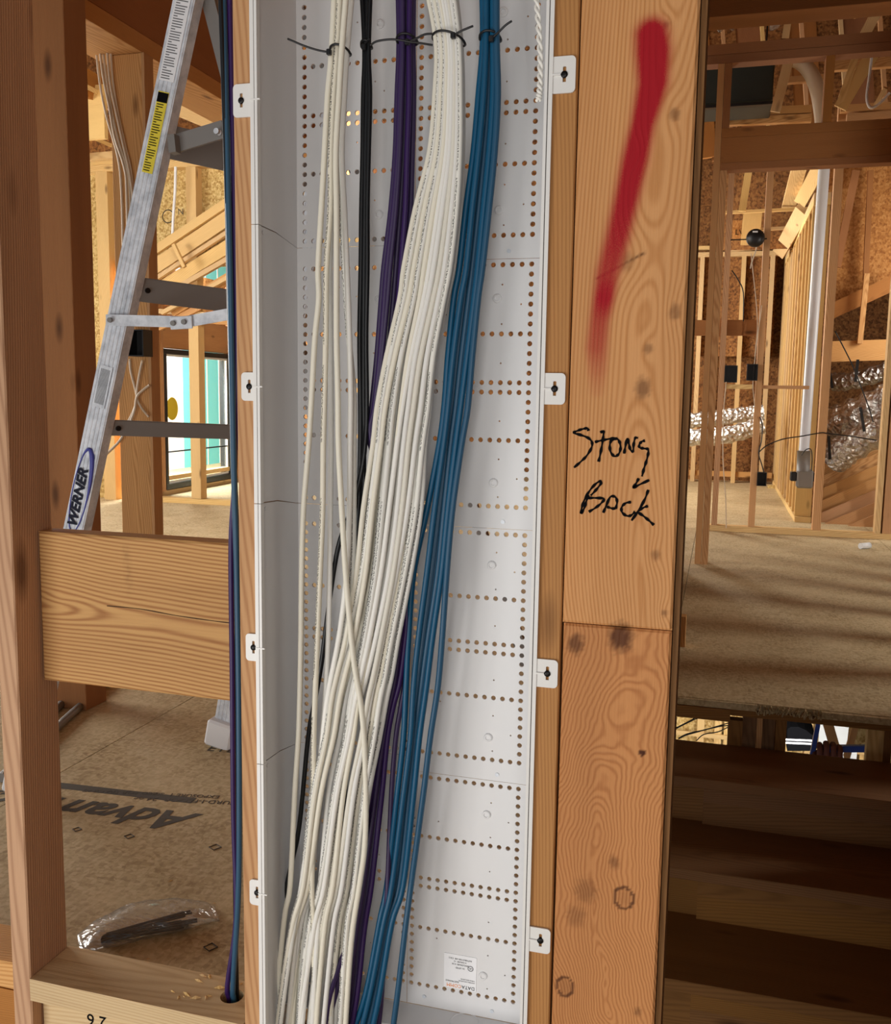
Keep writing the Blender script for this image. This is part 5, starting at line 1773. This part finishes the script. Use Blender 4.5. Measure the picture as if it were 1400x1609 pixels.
pstick('web_member', (1362, 430, 7.25), (1351, 540, 7.25), 7, .04, FIR, at)
at2 = empty('gable_sheathing', PY(1340, 400, 7.6)); props(at2, 'brown sheathing with braces above the sloping truss chord', 'sheathing')
a, b = PY(1308, 270, 7.6), PY(1480, 500, 7.6)
vs = [PY(p, q, 7.6) for p, q in ((1300, 262), (1480, 250), (1480, 410), (1300, 495))]
vs = vs + [v + Vector((0, .012, 0)) for v in vs]
mesh_obj('sheathing_panel', vs, [(3, 2, 1, 0), (4, 5, 6, 7), (0, 1, 5, 4), (1, 2, 6, 5), (2, 3, 7, 6), (3, 0, 4, 7)], OSB_ORANGE, at2)
pstick('brace', (1345, 268, 7.5), (1315, 420, 7.5), 10, .03, LVL, at2)
pstick('stud', (1368, 268, 7.5), (1360, 440, 7.5), 7, .04, LVL, at2)

# things in the ceiling space over the header
hv = empty('air_handler', PY(1175, 130, 5.4))
props(hv, 'dark green metal duct box hung above the header at upper right', 'duct')
a, b = PY(1090, 105, 5.4), PY(1214, 158, 5.4)
box('duct_body', a.x, b.x, 5.4, 5.8, b.z, a.z + .02, DARKMETAL, hv, .008)
box('duct_flange', a.x, b.x + .01, 5.38, 5.82, a.z + .021, a.z + .05, BLACK, hv)
for hx in (a.x + .05, b.x - .05): cyl_ = cyl('hanger_rod', (hx, 5.6, a.z), (hx, 5.6, 4.6), .006, BLACK, None, 6); reparent(cyl_, hv)
box('hanger_rail', a.x, b.x + .04, 5.36, 5.40, b.z - .03, b.z - .012, BLACK, hv)
o = tube('flexible_duct', [PY(p, q, 5.5) for p, q in ((1238, 92), (1255, 96), (1272, 112), (1284, 140), (1291, 180), (1292, 205))], .045, CABLE_JKT, None, 14, 5)
props(o, 'pale bent flexible pipe arching beside the cripple stud', 'pipe')
tp = [('truss_web', (1240, 92), (1218, 176), 13, 'pale slanted truss web just right of the dark duct box'),
      ('truss_web', (1375, 78), (1320, 170), 17, 'wide pale slanted truss web right of the cripple stud'),
      ('truss_web', (1346, 84), (1318, 168), 9, 'narrow slanted truss web left of the wide pale one'),
      ('truss_web', (1380, 14), (1357, 58), 13, 'short pale truss web below the top beam at right'),
      ('truss_web', (1240, 20), (1234, 60), 9, 'short pale truss web below the top beam, mid right'),
      ('truss_web', (1365, 14), (1340, 26), 5, 'small pale brace at the top right under the beam'),
      ('truss_web', (1392, 138), (1376, 165), 6, 'small pale brace low behind the looped strap')]
for nm, a, b, w_, lb in tp:
    props(pstick(nm, (a[0], a[1], 5.2), (b[0], b[1], 5.25), w_, .04, PINE), lb, 'truss member')
for nm, a, b, w_, lb in (('joist', (1305, 105), (1420, 97), 12, 'level joist behind the looped strap, upper'), ('joist', (1225, 128), (1300, 122), 8, 'level brown joist behind the flexible pipe'),
                         ('joist', (1140, 178), (1275, 172), 10, 'long level joist just above the header, left'), ('joist', (1320, 172), (1420, 166), 9, 'long level joist just above the header, right'),
                         ('joist', (1140, 192), (1275, 186), 10, 'lowest level joist resting behind the header, left'), ('joist', (1330, 186), (1420, 181), 10, 'lowest level joist resting behind the header, right')):
    props(pstick(nm, (a[0], a[1], 5.9), (b[0], b[1], 5.9), w_, .05, FIR), lb, 'joist')
props(tube('hanging_strap', [PY(p, q, 5.0) for p, q in ((1370, 86), (1366, 120), (1362, 150), (1365, 166), (1372, 169), (1385, 160), (1398, 146))], .008, VINYL, None, 6, 5), 'white strap hanging in a loop above the header, far right', 'strap')
rb_ = empty('roof_boards', PY(1250, 40, 7.5)); props(rb_, 'brown roof boards and rafters seen between the top beam and plates', 'roof')
for i in range(9):
    x_ = 1085 + 42 * i
    pstick('roof_board', (x_, -40, 8.2), (x_ + 16, 250, 7.6), 40, .02, OSB_ROOF if i % 2 else LVL, rb_)
for i in range(5):
    x_ = 1130 + 62 * i
    pstick('rafter', (x_, -40, 7.5), (x_ + 18, 240, 7.2), 5, .05, PINE if i % 2 else FIR, rb_)
pf = PY(1150, 22, 5.2)
o = link('plastic_wrap', tube_mesh(spline([PY(p, q, 5.2) for p, q in ((1110, 34), (1140, 38), (1165, 30), (1195, 25), (1225, 40))], 8), [.03 + .02 * math.sin(i * 1.3) for i in range(33)], 10), BAG)
props(o, 'crumpled clear plastic wrap on top of the duct under the beam', 'plastic wrap')
# small bits by the post on the upper floor
o = upright('stub_post', 1069, 1080, 2.6, 0, .12, .05, FIR, None, 930); props(o, 'small stub of lumber on the floor right behind the marked post', 'block')
o = cyl('pipe_offcut', PZ(1352, 858, .02) , PZ(1366, 857, .02), .02, VINYL, None, 12); props(o, 'small white pipe offcut lying in front of the partition plate', 'pipe')
